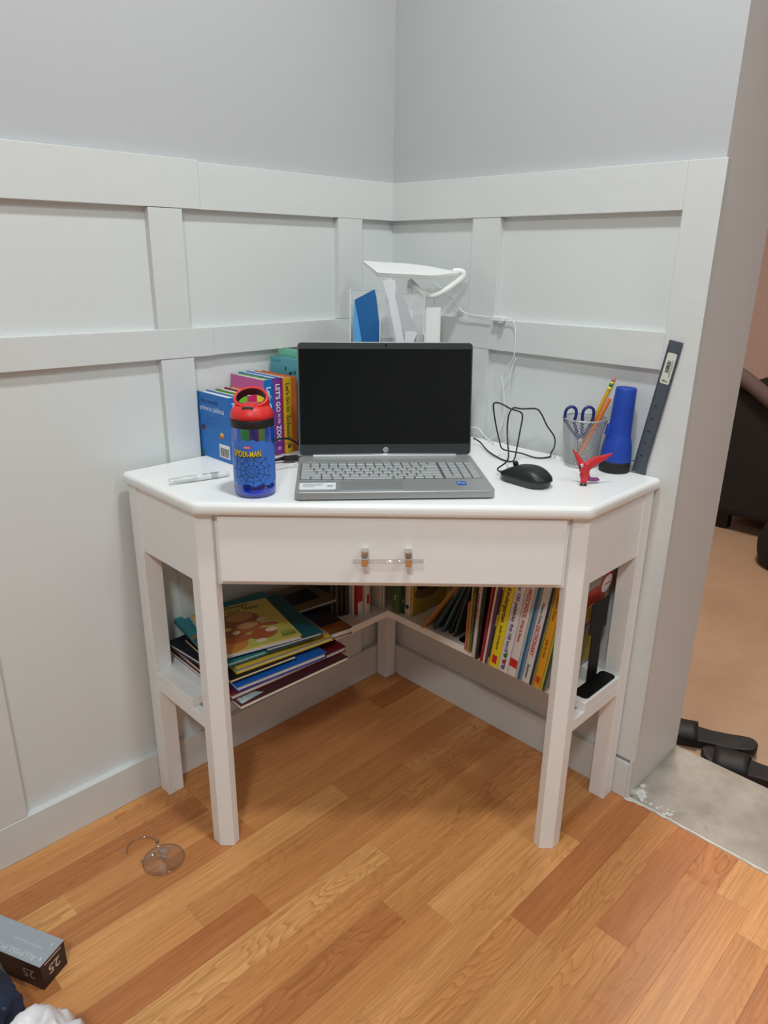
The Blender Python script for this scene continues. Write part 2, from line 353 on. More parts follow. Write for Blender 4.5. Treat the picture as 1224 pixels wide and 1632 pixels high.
prism(bm, [Dk(0,0), Dk(A+so,0), fl, frr, Dk(0,A+so)], H-.024, H)
dpart('tabletop', bm, bevel=.0095, seg=4, angle=30, smooth=False)
LG = .037
def legpoly(pts, z0=0, z1=H-.024):
    bm = NB(); prism(bm, pts, z0, z1); return dpart('leg', bm, bevel=.0012, seg=2)
legpoly([Dk(0,0), Dk(LG,0), Dk(LG,LG), Dk(0,LG)])
legpoly([Dk(A-LG,0), Dk(A,0), Dk(A,LG), Dk(A-LG,LG)])
legpoly([Dk(0,A-LG), Dk(LG,A-LG), Dk(LG,A), Dk(0,A)])
P0 = Dk(A, D); yF = P0[1]
sec = [(0,0),(.0290,0),(.0365,.018),(.022,.036),(.004,.040),(-.0175,.0175)]
legpoly([(P0[0]+x, yF+y) for x,y in sec]); legpoly([(-P0[0]-x, yF+y) for x,y in sec])
ZA = .600
for sgn in (0, 1):
    f = (lambda a,b: Dk(a,b)) if not sgn else (lambda a,b: Dk(b,a))
    bm = NB(); prism(bm, [f(A-.018, LG), f(A-.002, LG), f(A-.002, D-.024), f(A-.018, D-.024)], ZA, H-.024); dpart('side_panel', bm)
    bm = NB(); prism(bm, [f(A-.018, LG), f(A-.001, LG), f(A-.001, D-.020), f(A-.018, D-.020)], .277, .3035); dpart('side_stretcher', bm, bevel=.001)
    bm = NB(); prism(bm, [f(LG, .002), f(A-LG, .002), f(A-LG, .016), f(LG, .016)], .66, H-.024); dpart('back_rail', bm)
ZS, SW = .3225, .178
bm = NB(); prism(bm, [Dk(LG+.001,.001), Dk(A-LG-.001,.001), Dk(A-LG-.001,LG+.001), Dk(A-.001,LG+.001), Dk(A-.001,SW), Dk(SW,SW), Dk(LG+.001,LG+.001)], ZS-.018, ZS); dpart('shelf_board', bm, bevel=.001)
bm = NB(); prism(bm, [Dk(.001,LG+.001), Dk(LG+.001,LG+.001), Dk(SW,SW), Dk(SW,A-.001), Dk(LG+.001,A-.001), Dk(LG+.001,A-LG-.001), Dk(.001,A-LG-.001)], ZS-.018, ZS); dpart('shelf_board', bm, bevel=.001)
# front frame and drawer
xL = P0[0]+.0335
bm = NB(); box(bm, xL, -xL, yF+.006, yF+.022, .5975, .6065); dpart('front_rail', bm)
bm = NB(); box(bm, xL, -.3055, yF+.006, yF+.022, .6065, H-.024); dpart('frame_stile', bm)
bm = NB(); box(bm, .3055, -xL, yF+.006, yF+.022, .6065, H-.024); dpart('frame_stile', bm)
bm = NB(); box(bm, -.3050, .3050, yF-.008, yF+.012, .6085, .7335); dr = dpart('drawer', bm, bevel=.0015)
bm = NB(); box(bm, -.285, .285, yF+.012, yF+.30, .62, .73)
bm.faces.ensure_lookup_table(); dpart('drawer_box', bm, parent=desk)
# acrylic and nickel pull
NI = mat('polished_nickel', (214, 205, 195), .16, metal=1)
yd = yF-.008
zt = .6625
bm = NB(); tube(bm, [(-.0675, yd-.024, zt-.002), (.0545, yd-.024, zt)], .0042, 12)
dpart('drawer_pull', bm, clear('acrylic_clear', (244,244,244), .08, .03), dr, smooth=True)
for x in (-.0475, .0285):
    bm = NB(); box(bm, x-.0062, x+.0062, yd-.019, yd, zt+.002, zt+.0145); box(bm, x-.0055, x+.0055, yd-.031, yd-.0175, zt-.0085, zt+.006); dpart('pull_bracket', bm, NI, dr, bevel=.0018, seg=3)
# ------------------------------------------------------------------ laptop
SIL = mat('laptop_silver', (160, 162, 161), .36, metal=.30, var=.01)
SILD = mat('laptop_key', (168, 170, 170), .45, metal=.15)
BEZ = mat('laptop_bezel', (44, 47, 49), .5)
lr = .0752
LM = Matrix.Translation((.0040, -.6616, H)) @ Matrix.Rotation(lr, 4, 'Z')
lap = thing('laptop', 'open silver laptop with a dark screen standing on the desk', 'laptop', LM)
U, V0, V1 = .1755, -.0275, .2120
bm = NB(); prism(bm, rrect(2*U, V1-V0, .010, 5, 0, (V0+V1)/2), .003, .0165); base = obj('base', bm, SIL, lap, bevel=.002, seg=3)
for x in (-.13, .13):
    for y in (V0+.02, V1-.03):
        bm = NB(); lathe(bm, [(.006,0),(.006,.0032)], 12, Matrix.Translation((x,y,0))); obj('rubber_foot', bm, col((25,25,25)), base)
kb = NB(); box(kb, -.170, .166, .046, .156, .0163, .0167); kbo = obj('keyboard', kb, mat('key_deck', (112,114,115), .4, metal=.4), lap)
rows = [(.1405, .0145, 15), (.1215, .0172, 15), (.1025, .0172, 15), (.0840, .0172, 14), (.0655, .0172, 13), (.0475, .0165, 9)]
def key(x0, x1, y0, y1):
    bm = NB(); box(bm, x0+.0012, x1-.0012, y0+.001, y1-.001, .0166, .0180); return obj('key', bm, SILD, kbo, bevel=.0006, seg=1)
KL, KR = -.169, .095
for r, (y, h, n) in enumerate(rows):
    if r == 0: ws = [1]*15
    elif r == 1: ws = [1]*13 + [1.9]
    elif r == 2: ws = [1.4] + [1]*12 + [1.5]
    elif r == 3: ws = [1.7] + [1]*11 + [2.2]
    elif r == 4: ws = [2.2] + [1]*10 + [2.7]
    else: ws = [1.1, 1.1, 1.1, 1.1, 5.2, 1.1, 1.1, 1, 1, 1]
    tot = sum(ws); x = KL
    for w in ws: key(x, x+w*(KR-KL)/tot, y-.001, y+h); x += w*(KR-KL)/tot
    for c in range(4):
        x0 = .0975+c*.0171
        if r in (3,5) and c == 3: continue
        if r == 5 and c == 0: key(x0, x0+.0342, y-.001, y+h); continue
        if r == 5 and c == 1: continue
        y0 = y-.001-(.0185 if (r in (2,4) and c == 3) else 0)
        key(x0, x0+.0171, y0, y+h)
bm = NB(); box(bm, -.0965, .0165, -.0195, .0375, .0162, .01675); obj('touchpad', bm, mat('touchpad_grey', (150,152,151), .38, metal=.3), lap, bevel=.0003, seg=1)
bm = NB(); prism(bm, rrect(.064, .044, .004, 4, -.1365, .0105), .0165, .0168); st = obj('sticker', bm, mat('sticker_white', (232,234,233), .4), lap); st['label'] = 'white information sticker on the palm rest'
patch('sticker_print', [rect(-.0315,.0185,.0315,.0215)], col((40,42,46)), st, (-.1365,.0105,.0168), (1,0,0), (0,1,0))
patch('sticker_print', [rect(.0165+.0022*(i%5), -.009+.0028*(i//5), .0165+.0022*(i%5)+.0017, -.009+.0028*(i//5)+.0019) for i in range(20) if i % 3], col((70,74,78)), st, (-.1365,.0105,.0168), (1,0,0), (0,1,0))
patch('sticker_print', [rect(-.026, .008-.008*i, -.005+.012*(i==1), .0105-.008*i) for i in range(3)] + [rect(-.002, .008, .011, .0105)], col((150,155,160)), st, (-.1365,.0105,.0168), (1,0,0), (0,1,0))
bm = NB(); box(bm, .1140, .1305, .005, .0265, .0165, .0168); st2 = obj('sticker', bm, col((28,84,178), .3), lap); st2['label'] = 'small blue processor sticker'
patch('sticker_print', [rect(-.0065,-.002,-.0025,.007), rect(-.001,-.003,.006,.003)], col((150,190,235)), st2, (.1222,.0155,.0168), (1,0,0), (0,1,0))
patch('speaker_slot', [rect(-.158+.0026*i,.1600,-.1563+.0026*i,.1632) for i in range(6)], col((205,207,207)), lap, (0,0,.0165), (1,0,0), (0,1,0))
# lid
tilt = .150
LO = V((0, .2085, .013)); LX = V((1,0,0)); LZ = V((0, math.sin(tilt), math.cos(tilt))); LY = LZ.cross(LX)
LMX = frame(LO, LX, LY, LZ)
LH = .2300
def rp(w, h0, h1, r): return [(x, y) for x, y in rrect(w, h1-h0, r, 6, 0, (h0+h1)/2)]
def lidprism(name, w, h0, h1, r, d0, d1, m, **k):
    bm = NB(); prism(bm, rp(w, h0, h1, r), 0, 1)
    for v in bm.verts: x, h, t = v.co; v.co = (x, d0+(d1-d0)*t, h)
    return obj(name, bm, m, lap, mw=LMX, **k)
lid = lidprism('lid', 2*U, .004, LH, .009, .0012, .0058, SIL, bevel=.0012)
bez = lidprism('bezel', 2*U-.0024, .006, LH-.0012, .008, -.0006, .0012, BEZ)
scr = lidprism('screen', .3440, .0275, LH-.0135, .001, -.0009, -.0006, mat('screen_black', (9, 12, 14), .12, spec=.35))
bm = NB(); lathe(bm, [(.0022,0),(.0022,.0004)], 14, Matrix.Translation((0,-.0006,LH-.0068)) @ Matrix.Rotation(math.pi/2,4,'X')); wc = obj('webcam', bm, col((8,9,10), .1), lap, mw=LMX)
bm = NB(); lathe(bm, [(.0054,0),(.0054,.0005)], 28, Matrix.Translation((0,-.0006,.0162)) @ Matrix.Rotation(math.pi/2,4,'X')); lg = obj('logo', bm, mat('logo_silver', (206,208,210), .3, metal=.4), lap, mw=LMX)
t1 = txt('logo_letters', 'hp', .0098, col((40,44,48)), lg, (.0001,-.0011,.0143), (1,0,0), (.25,0,1), 'CENTER', .8)
bm = NB(); tube(bm, [(-.1475,.2085,.0165), (.1435,.2085,.0165)], .0055, 12); hg = obj('hinge', bm, mat('hinge_silver', (205,208,210), .25, metal=.8), lap, smooth=True)
bm = NB(); box(bm, -.148, .144, .2015, .206, .0165, .0205); obj('hinge_strip', bm, mat('hinge_strip_silver', (222,224,226), .3, metal=.35), lap, bevel=.001)
# ------------------------------------------------------------------ books
PAGES = mat('book_pages', (226, 220, 205), .8, var=.06, vscale=40)
PAGESW = mat('board_book_pages', (226, 226, 222), .7)
def book(label, M, w, t, h, left, right, spine, pages=PAGES, group=None, bt=.0018, name='book', pin=.003):
    o = thing(name, label, 'book', M, group)
    bm = NB(); box(bm, 0, w, 0, bt, 0, h); obj('back_cover', bm, left if not isinstance(left, tuple) else col(left), o)
    bm = NB(); box(bm, 0, w, t-bt, t, 0, h); obj('front_cover', bm, right if not isinstance(right, tuple) else col(right), o)
    bm = NB(); k = 4
    pr_ = [(0.0, bt), (0.0, t-bt), (bt, t-bt), (bt, bt)]
    prism(bm, [(-.0002, 0), (-.0012, t*.3), (-.0012, t*.7), (-.0002, t), (bt, t-bt*1.01), (bt, bt*1.01)], 0, h); obj('spine', bm, spine if not isinstance(spine, tuple) else col(spine), o)
    bm = NB(); box(bm, bt*1.02, w-pin, bt*1.02, t-bt*1.02, pin, h-pin); obj('pages', bm, pages, o)
    return o
def spine_text(o, s, t, z, size, c, align='LEFT', yc=None, maxw=None):       # reads downwards
    return txt('title_lettering', s, size, col(c) if isinstance(c, tuple) else c, o, (-.0014, (yc if yc is not None else t/2)+size*.34, z), (0,0,-1), (0,-1,0), align, maxw=maxw, bold=size*.025)
def stand_left(a0, b, z=H+.0006): return frame(W(a0, b, z), -RD, LD, ZD)      # spine towards +b, back at the left wall
G1 = 'children\'s books standing at the left wall on the desk'
b1 = book('blue picture book with a barcode on its back, first in the row on the desk', stand_left(.5405, .1085), .114, .0235, .134, (30,110,190), (30,112,192), (26,104,186), PAGESW, G1)
fx, fy = (-1,0,0), (0,0,1)
txt('title_lettering', 'first words', .0135, col((18,42,80)), b1, (.100,.0235,.1135), fx, fy, maxw=.062)
txt('title_lettering', 'primeras palabras', .0150, col((240,244,248)), b1, (.106,.0235,.0985), fx, fy, maxw=.088)
bc = patch('barcode_label', [rect(.006,.008,.044,.036)], col((232,232,228)), b1, (.048,.0235,0), fx, fy)
patch('barcode', [rect(.0095+.0021*i, .0105, .0095+.0021*i+(.0013 if i%3 else .0007), .0285) for i in range(15)], col((30,30,32)), b1, (.048,.0235,0), fx, fy, .0005)
for x, z, c, c2 in ((.098,.060,(120,40,50),(60,40,60)), (.030,.052,(200,90,40),(236,200,80))):
    patch('cover_picture', [ell(0,0,.009,.0045,.3)], col(c), b1, (x,.0235,z), fx, fy); patch('cover_picture', [ell(.001,.004,.006,.004,.0)], col(c2), b1, (x,.0235,z), fx, fy, .0005)
patch('cover_picture', [ell(0,0,.005,.005)], col((40,110,50)), b1, (.104,.0235,.008), fx, fy)
for k in range(6): patch('cover_text_line', [rect(0,-.0008,.05-.01*(k%3),.0)], col((20,80,150)), b1, (.086,.0235,.088-.0042*k), fx, fy)
spine_text(b1, 'primeras palabras', .0235, .124, .011, (225,235,245))
for a0, th, l, r, s, hh, lb in ((.5185,.0215,(100,160,60),(66,120,150),(110,190,40),.132,'green spined picture book, second in the desk row, behind the bottle'),
                        (.4965,.0215,(120,40,50),(70,110,50),(205,30,100),.133,'magenta spined picture book behind the bottle handle'),
                        (.4770+.0015,.0175,(220,120,50),(200,60,60),(235,200,50),.134,'yellow spined small picture book next to the pink one')):
    book(lb, stand_left(a0, .1085), .114, th, hh, l, r, s, PAGESW, G1)
b5 = book('pink board book with a blue spine, tallest row on the desk', stand_left(.4565, .1085), .118, .0215, .160, (112,170,90), (204,96,160), (10,110,190), PAGESW, G1)
spine_text(b5, "Let's Get", .0215, .146, .0155, (225,240,250)); 
b6 = book("purple spined board book lettered in white, right of the bottle", stand_left(.4345, .1095), .120, .0215, .162, (60,120,200), (60,110,190), (126,52,140), PAGESW, G1)
spine_text(b6, "LET'S GO", .0215, .150, .0150, (245,240,248), maxw=.058); spine_text(b6, "TO THE", .0215, .088, .0075, (245,240,248), maxw=.021, yc=.0095); spine_text(b6, "ZOO", .0215, .063, .0165, (245,240,248), maxw=.034)
patch('publisher_mark', [ell(0,0,.0045,.0045)], col((190,140,200)), b6, (-.0013,.0108,.014), (0,-1,0), (0,0,1))
b7 = book('yellow spined board book lettered in brown beside the laptop', stand_left(.4130, .1140), .124, .0205, .161, (210,120,60), (205,70,90), (214,172,20), PAGESW, G1)
spine_text(b7, "Let's Go to", .0205, .150, .0125, (110,70,20), maxw=.060); spine_text(b7, "School", .0205, .083, .0145, (110,70,20), maxw=.050)
patch('publisher_mark', [ell(0,0,.004,.0045)], col((60,70,30)), b7, (-.0013,.0102,.015), (0,-1,0), (0,0,1))
book('orange spined board book half hidden by the laptop', stand_left(.3945, .1090), .119, .0175, .159, (190,90,40), (190,80,60), (206,98,36), PAGESW, G1)
tb = book('large light teal picture book behind the orange one on the desk', stand_left(.3620, .1500), .155, .0140, .190, (80,160,170), (92,172,186), (70,150,165), PAGES, G1)
for k in range(6): patch('cover_lettering', [ell(.004*math.sin(k*2),.003*math.cos(k*3),.0032,.0045,k)], col((30,80,100)), tb, (.100-.011*k,.0140,.165-.004*(k%3)), fx, fy)
txt('cover_lettering', 'first words', .006, col((40,100,120)), tb, (.145,.014,.180), fx, fy)
book('tall mint green picture book at the back of the desk row', stand_left(.3400, .1500), .150, .0170, .205, (110,190,160), (120,196,168), (100,180,150), PAGES, G1)
bk_ = book('thin book with an orange cover edge behind the laptop lid', stand_left(.3240, .1400), .145, .0140, .186, (220,150,60), (226,170,80), (60,120,60), PAGES, G1)
# right shelf: spines towards +a
G2 = 'books standing on the right shelf of the desk'
def stand_right(b1_, a=.205, z=ZS+.0006, lean=0, yaw=0):
    ex = (-LD)*math.cos(yaw) + (-RD)*math.sin(yaw); side = ZD.cross(ex)         # side points to -b
    ez = ZD*math.cos(lean) - side*math.sin(lean); ey = ez.cross(ex)
    return frame(W(a, b1_, z), ex, ey, ez)
ln = .142
def rb(b0, b1_, h, w, spine, label, left=None, right=None, a=.205, lean=ln, lift=None, pages=PAGES, yaw=0):
    t = (b1_-b0)*math.cos(lean)
    # lower-left corner touches the shelf when leaning right
    z = ZS+.0008 + (t*math.sin(lean) if lean < 0 else 0.0)
    zz = z + 0
    return book(label, stand_right(b1_, a, zz, lean, yaw), w, t, h, left or spine, right or spine, spine, pages, G2, bt=.0009, pin=.0012), t
def rtxt(bt_, s, z, size, c, maxw=None):
    o, t = bt_; return spine_text(o, s, t, z, size, c, maxw=maxw)
o = rb(.4340,.4405,.120,.17,(196,108,70),'thin terracotta paperback left of the red ones on the right shelf',lean=.03,a=.190)
o = rb(.4440,.4480,.175,.17,(178,160,96),'thin straw coloured booklet between thin terracotta and green books',lean=.03,a=.193)
o = rb(.4500,.4545,.150,.17,(104,112,70),'thin olive green booklet next to the straw coloured one',lean=.04,a=.193)
o = rb(.4650,.4730,.245,.18,(206,200,194),'thin white spined paperback with pink letters, left of the red spine',lean=.06,a=.203); rtxt(o, 'word searches', .205, .007, (190,70,90), .11)
o = rb(.4765,.4830,.245,.18,(28,24,26),'thin black spined paperback beside the thin white one',lean=.075)
o = rb(.4900,.4955,.250,.18,(168,32,44),'thin red spined book on the right shelf',lean=.10)
o = rb(.4970,.5020,.240,.18,(222,206,196),'thin cream spined booklet right of the red spine',lean=.115)
o = rb(.5030,.5090,.245,.18,(92,60,104),'thin plum spined booklet on the right shelf',lean=.125)
o = rb(.5095,.5145,.238,.18,(190,170,60),'thin mustard and dark booklet left of the bright yellow workbook',lean=.135); patch('spine_print', [rect(-.002,.02,.002,.10), rect(-.002,.13,.002,.19)], col((40,34,30)), o[0], (-.0014,o[1]/2,0), (0,-1,0), (0,0,1))
o = rb(.5150,.5375,.255,.19,(238,216,28),'bright yellow kindergarten workbook on the right shelf'); rtxt(o, 'Kindergarten', .200, .0135, (60,50,30), .084); rtxt(o, 'Jumbo Workbook', .106, .0082, (70,60,30), .062)
patch('spine_mark', [rect(-.006,.010,.006,.030)], col((204,40,44)), o[0], (-.0014,o[1]/2,0), (0,-1,0), (0,0,1)); patch('spine_mark', [ell(0,.228,.007,.012)], col((226,160,30)), o[0], (-.0014,o[1]/2,0), (0,-1,0), (0,0,1))
o = rb(.5385,.5620,.255,.19,(228,224,226),'white spined word book with coloured pictures, right of the yellow workbook'); rtxt(o, 'primeras 100 palabras', .252, .0115, (70,66,120), .125); rtxt(o, 'first 100 words', .120, .0115, (70,66,120), .072)
for zz, c in ((.040,(50,120,50)), (.024,(150,60,50)), (.010,(110,100,120))): patch('spine_picture', [ell(0,zz,.0048,.0055), ell(.003,zz+.006,.002,.004)], col(c), o[0], (-.0014,o[1]/2,0), (0,-1,0), (0,0,1))
o = rb(.5635,.5830,.262,.19,(226,222,220),'white spined preschool book with a red band at its foot'); rtxt(o, 'PRESCHOOL', .215, .0125, (200,36,44), .070); rtxt(o, 'Write & Reuse', .141, .0100, (200,36,44), .056)
patch('spine_band', [rect(-o[1]/2+.0004,.022,o[1]/2-.0004,.042)], col((206,34,38)), o[0], (-.0014,o[1]/2,0), (0,-1,0), (0,0,1))
o = rb(.5840,.5885,.262,.19,(190,202,204),'thin pale grey booklet right of the red banded book')
o = rb(.5893,.5940,.258,.19,(40,110,156),'thin strong blue booklet left of the dictionary')
o = rb(.5945,.5995,.256,.19,(120,150,170),'thin pale blue booklet touching the dictionary')
o = rb(.6005,.6180,.268,.19,(220,216,212),'white spined dictionary with red letters on the right shelf'); rtxt(o, 'Webster Pocket', .195, .0070, (60,90,140), .05); rtxt(o, 'DICTIONARY', .142, .0125, (206,40,40), .074); rtxt(o, 'Eastman', .046, .0090, (60,80,110), .034)
o = rb(.6190,.6235,.270,.19,(34,44,88),'thin navy booklet right of the dictionary')
o = rb(.6240,.6275,.270,.19,(140,150,80),'very thin moss green booklet before the orange-yellow spine')
o = rb(.6285,.6450,.265,.19,(226,160,32),'orange-yellow spined workbook near the right front leg'); rtxt(o, 'How to Draw', .225, .0085, (120,70,20), .06); rtxt(o, 'step by step', .12, .0065, (130,80,20), .045); patch('spine_mark', [rect(-.005,.012,.005,.028)], col((200,70,40)), o[0], (-.0014,o[1]/2,0), (0,-1,0), (0,0,1))
o = rb(.6460,.6500,.250,.19,(196,190,90),'thin yellow-green booklet right of the orange-yellow workbook')
o = rb(.6510,.6565,.262,.19,(60,84,60),'comic with a red and yellow cover facing the desk side', left=(150,145,140), lean=.150)
cv = o[0]
CX, CY = (1,0,0), (0,0,1)       # face y=0 looks along -y (towards +b)
patch('cover_picture', [rect(.01,.012,.185,.10)], col((176,150,60)), cv, (0,0,0), CX, CY, .0003)
patch('cover_picture', [ell(.100,.165,.060,.050,.4), ell(.150,.215,.028,.022,-.5), ell(.060,.185,.030,.020,.6)], col((176,58,44)), cv, (0,0,0), CX, CY, .0006)
patch('cover_picture', [ell(.105,.15,.028,.024,.2)], col((226,170,80)), cv, (0,0,0), CX, CY, .0009)
patch('cover_picture', [ell(.150,.210,.020,.022)], col((232,228,226)), cv, (0,0,0), CX, CY, .0009)
patch('cover_picture', [rect(.02,.242,.18,.256)], col((60,56,60)), cv, (0,0,0), CX, CY, .0011); patch('cover_picture', [rect(.140,.208,.162,.211)], col((190,70,60)), cv, (0,0,0), CX, CY, .0012)
# black steel bookends
BLK = mat('black_steel', (9,9,10), .55, spec=.25)
def bookend(label, b, a0, a1, depth, hgt, sgn, up0, up1):
    t = thing('bookend', label, 'bookend', Matrix.Translation(W((a0+a1)/2, b, ZS)), 'black bookends on the right shelf')
    inv = Matrix.Translation(W((a0+a1)/2, b, ZS)).inverted()
    bm = NB(); pts = [W(a0,b), W(a1-.012,b), W(a1-.004,b), W(a1,b+sgn*.005)] if 0 else None
    r = rrect(a1-a0, depth, .010, 5, (a0+a1)/2, 0)
    prism(bm, [(W(x, b+sgn*(depth/2+y)).x, W(x, b+sgn*(depth/2+y)).y) for x, y in r], ZS+.0003, ZS+.0018); q = obj('base_plate', bm, BLK, t); q.matrix_parent_inverse = inv
    bm = NB(); wbox(bm, up0, up1, b-.0008, b+.0008, ZS+.0018, ZS+hgt*.62); wbox(bm, up0-.015, up1+.012, b-.0008, b+.0008, ZS+hgt*.62, ZS+hgt); q = obj('upright', bm, BLK, t, bevel=.0006); q.matrix_parent_inverse = inv
bookend('black steel bookend closing the row at the right side of the desk', .698, .045, .168, .034, .185, 1, .070, .112)
bookend('black steel bookend base showing left of the thin terracotta book', .4310, .055, .170, .034, .11, -1, .09, .13)
# leaning things on the right shelf
def lean_piece(name, label, cat, b, a, z, lean, w, t, h, c, pages=None, left=None):
    if pages: return book(label, stand_right(b, a, z, lean), w, t, h, left or c, c, c, PAGES, G2, bt=.0008, pin=.001)
    M = stand_right(b, a, z, lean); o = thing(name, label, cat, M); bm = NB(); box(bm, 0, w, 0, t, 0, h); obj('sheet', bm, c if not isinstance(c, tuple) else col(c), o, bevel=.0005); return o
o = lean_piece('envelope', 'tan envelope leaning far over on the right shelf', 'envelope', .3040, .190, ZS+.001, .600, .165, .0040, .19, mat('kraft_paper', (172,126,66), .8, var=.1))
bm = NB(); hexa(bm, [V(p) for p in ((.02,-.0003,.10),(.145,-.0003,.10),(.163,-.0003,.189),(.002,-.0003,.189),(.02,-.0007,.10),(.145,-.0007,.10),(.163,-.0007,.189),(.002,-.0007,.189))]); obj('flap', bm, MATS['kraft_paper'], o)
o = lean_piece('book','dark teal paperback leaning right of the tan envelope','book',.3300,.172,ZS+.001,.50,.15,.0090,.17,(44,66,70),1); spine_text(o,'stories',.009,.14,.006,(140,160,160))
o = lean_piece('book','slim petrol blue paperback leaning in the middle of the right shelf','book',.3520,.168,ZS+.001,.41,.15,.0060,.155,(52,84,92),1)
o = lean_piece('book','slim black notebook leaning beside the petrol blue paperback','book',.3680,.160,ZS+.001,.345,.14,.0060,.150,(26,30,32),1)
o = lean_piece('book','slim slate paperback leaning near the inner bookend','book',.3850,.165,ZS+.001,.27,.15,.0060,.150,(46,66,72),1)
# corner of the shelf
G3 = 'books standing in the shelf corner'
o = rb(.1915,.2130,.205,.14,(74,104,62),'green spined book with a red patch in the shelf corner',a=.176,lean=.01); rtxt(o,'Bear',.19,.010,(200,214,190)); patch('spine_mark',[ell(0,.105,.006,.014)],col((120,40,36)),o[0],(-.0014,o[1]/2,0),(0,-1,0),(0,0,1)); rtxt(o,'H S',.048,.010,(210,220,200))
o = rb(.2140,.2240,.200,.13,(44,66,46),'dark green spined book next to the green corner book',a=.166,lean=.01); rtxt(o,'101',.04,.006,(200,210,190))
o = rb(.2255,.2420,.200,.13,(214,198,180),'cream spined book with a dark round mark in the shelf corner',a=.166,lean=.01); patch('spine_mark',[ell(0,.024,.006,.006)],col((40,40,50)),o[0],(-.0014,o[1]/2,0),(0,-1,0),(0,0,1)); rtxt(o,'Stories',.15,.008,(140,100,110))
o = rb(.2435,.2480,.200,.13,(202,172,60),'yellow covered book with a dark shoe-like picture on the cover',a=.163,lean=.01,left=(186,160,70))
patch('cover_picture',[ell(.06,.09,.05,.022,.3),ell(.085,.12,.02,.03,.2)],col((30,32,44)),o[0],(0,0,0),(1,0,0),(0,0,1)); patch('cover_picture',[ell(.05,.055,.045,.018,-.1)],col((120,96,60)),o[0],(0,0,0),(1,0,0),(0,0,1),.0002); patch('cover_picture',[ell(.05,.165,.03,.02,.5)],col((60,66,40)),o[0],(0,0,0),(1,0,0),(0,0,1)); patch('cover_picture',[ell(.05,.165,.022,.012,.5)],col((190,170,80)),o[0],(0,0,0),(1,0,0),(0,0,1),.0006)
G4 = 'books standing at the back of the left shelf'
def lb(a0, a1, h, w, spine, label, b=.150, left=None, right=None):
    M = stand_left(a0, b, ZS+.0006); return book(label, M, w, a1-a0, h, left or spine, right or spine, spine, PAGES, G4, bt=.0010, pin=.0015)
o = lb(.2220,.2385,.205,.14,(214,206,196),'cream spined book with a small red mark at the back of the left shelf',b=.158); spine_text(o,'first stories',.0165,.17,.008,(130,120,130),maxw=.07); patch('spine_mark',[rect(-.004,.028,.004,.052)],col((190,34,44)),o,(-.0014,.008,0),(0,-1,0),(0,0,1))
o = lb(.2400,.2570,.205,.14,(176,36,40),'red spined book with a white foot at the back of the left shelf',b=.150); spine_text(o,'Red Book',.017,.15,.0115,(236,220,214),maxw=.07); patch('spine_mark',[rect(-.0083,.0,.0083,.036)],col((220,212,204)),o,(-.0014,.0085,0),(0,-1,0),(0,0,1))
o = lb(.2580,.2640,.205,.13,(214,206,198),'thin white spined book left of the red spine at the back shelf',b=.140)
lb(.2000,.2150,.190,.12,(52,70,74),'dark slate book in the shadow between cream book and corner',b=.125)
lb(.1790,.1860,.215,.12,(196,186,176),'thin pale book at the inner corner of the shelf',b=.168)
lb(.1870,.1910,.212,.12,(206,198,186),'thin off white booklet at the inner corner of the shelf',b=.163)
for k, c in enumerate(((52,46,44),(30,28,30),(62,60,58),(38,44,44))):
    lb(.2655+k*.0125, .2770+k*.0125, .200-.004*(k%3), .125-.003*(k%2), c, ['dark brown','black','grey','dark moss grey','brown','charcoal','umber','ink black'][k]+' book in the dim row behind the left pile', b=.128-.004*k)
# the lying pile on the left shelf (fore-edges to the front, tops upward)
G5 = 'books lying in a pile on the left shelf'
zt_ = [ZS+.0004]
def flat(label, ca, cb, wb, wa, yaw, t, top, spine=None, z=None, pages=PAGES, tx=0, ty=0, name='book', hard=True, bottom=None, spinefront=False):
    z0 = zt_[0] if z is None else z
    ex = RD*math.cos(yaw) + LD*math.sin(yaw)
    if spinefront: ex = -ex
    ey = ZD; ez = ex.cross(ey)
    R_ = Matrix.Rotation(tx, 3, ex) @ Matrix.Rotation(ty, 3, ez)
    ex, ey, ez = R_ @ ex, R_ @ ey, R_ @ ez
    o = W(ca, cb, z0) - ex*wb/2 - ez*wa/2
    r = book(label, frame(o, ex, ey, ez), wb, t, wa, bottom or spine or top, top, spine or top, pages, G5, bt=.0018 if hard else .0006, pin=.003 if hard else .0008, name=name)
    if z is None: zt_[0] = z0 + t + .0004
    return r
TX, TZ = None, None
# 1 patterned paperback with a pale wing shaped corner
o = flat('large thin book with a pale wing picture at its corner, lowest of the pile', .545, .140, .285, .275, .03, .0075, (70,26,34), (60,50,44), hard=False)
patch('cover_picture', [[(.283,.002),(.283,.060),(.262,.052),(.255,.034),(.236,.030),(.232,.012),(.225,.002)]], col((150,176,176)), o, (0,.0075,0), (1,0,0), (0,0,-1), .0003) if 0 else None
p1 = o
o = flat('maroon hardback just above the lowest book of the pile', .538, .128, .262, .290, .05, .0125, (104,22,34), (98,20,32)); p2 = o
o = flat('dark patterned thin book poking out right under the maroon one', .452, .150, .250, .10, .05, .0006, (40,48,44), z=ZS+.0080, hard=False) if 0 else None
o = flat('strong blue picture book in the middle of the pile', .556, .140, .245, .215, .10, .0120, (24,100,196), (60,50,150)); p3 = o
patch('cover_picture', [ell(.21,.03,.018,.010,.2)], col((60,130,60)), o, (0,.012,.215), (1,0,0), (0,0,-1)); patch('cover_picture', [ell(.20,.012,.006,.006)], col((210,190,190)), o, (0,.012,.215), (1,0,0), (0,0,-1))
zb = zt_[0]
o = flat('navy hardback at the left end of the pile', .618, .108, .195, .140, -.06, .0110, (20,24,40), (30,34,70))
o = flat('black and yellow booklet above the navy hardback', .600, .150, .205, .150, .10, .0045, (24,22,22), (214,176,60), hard=False)
zt_[0] = zb + .0004
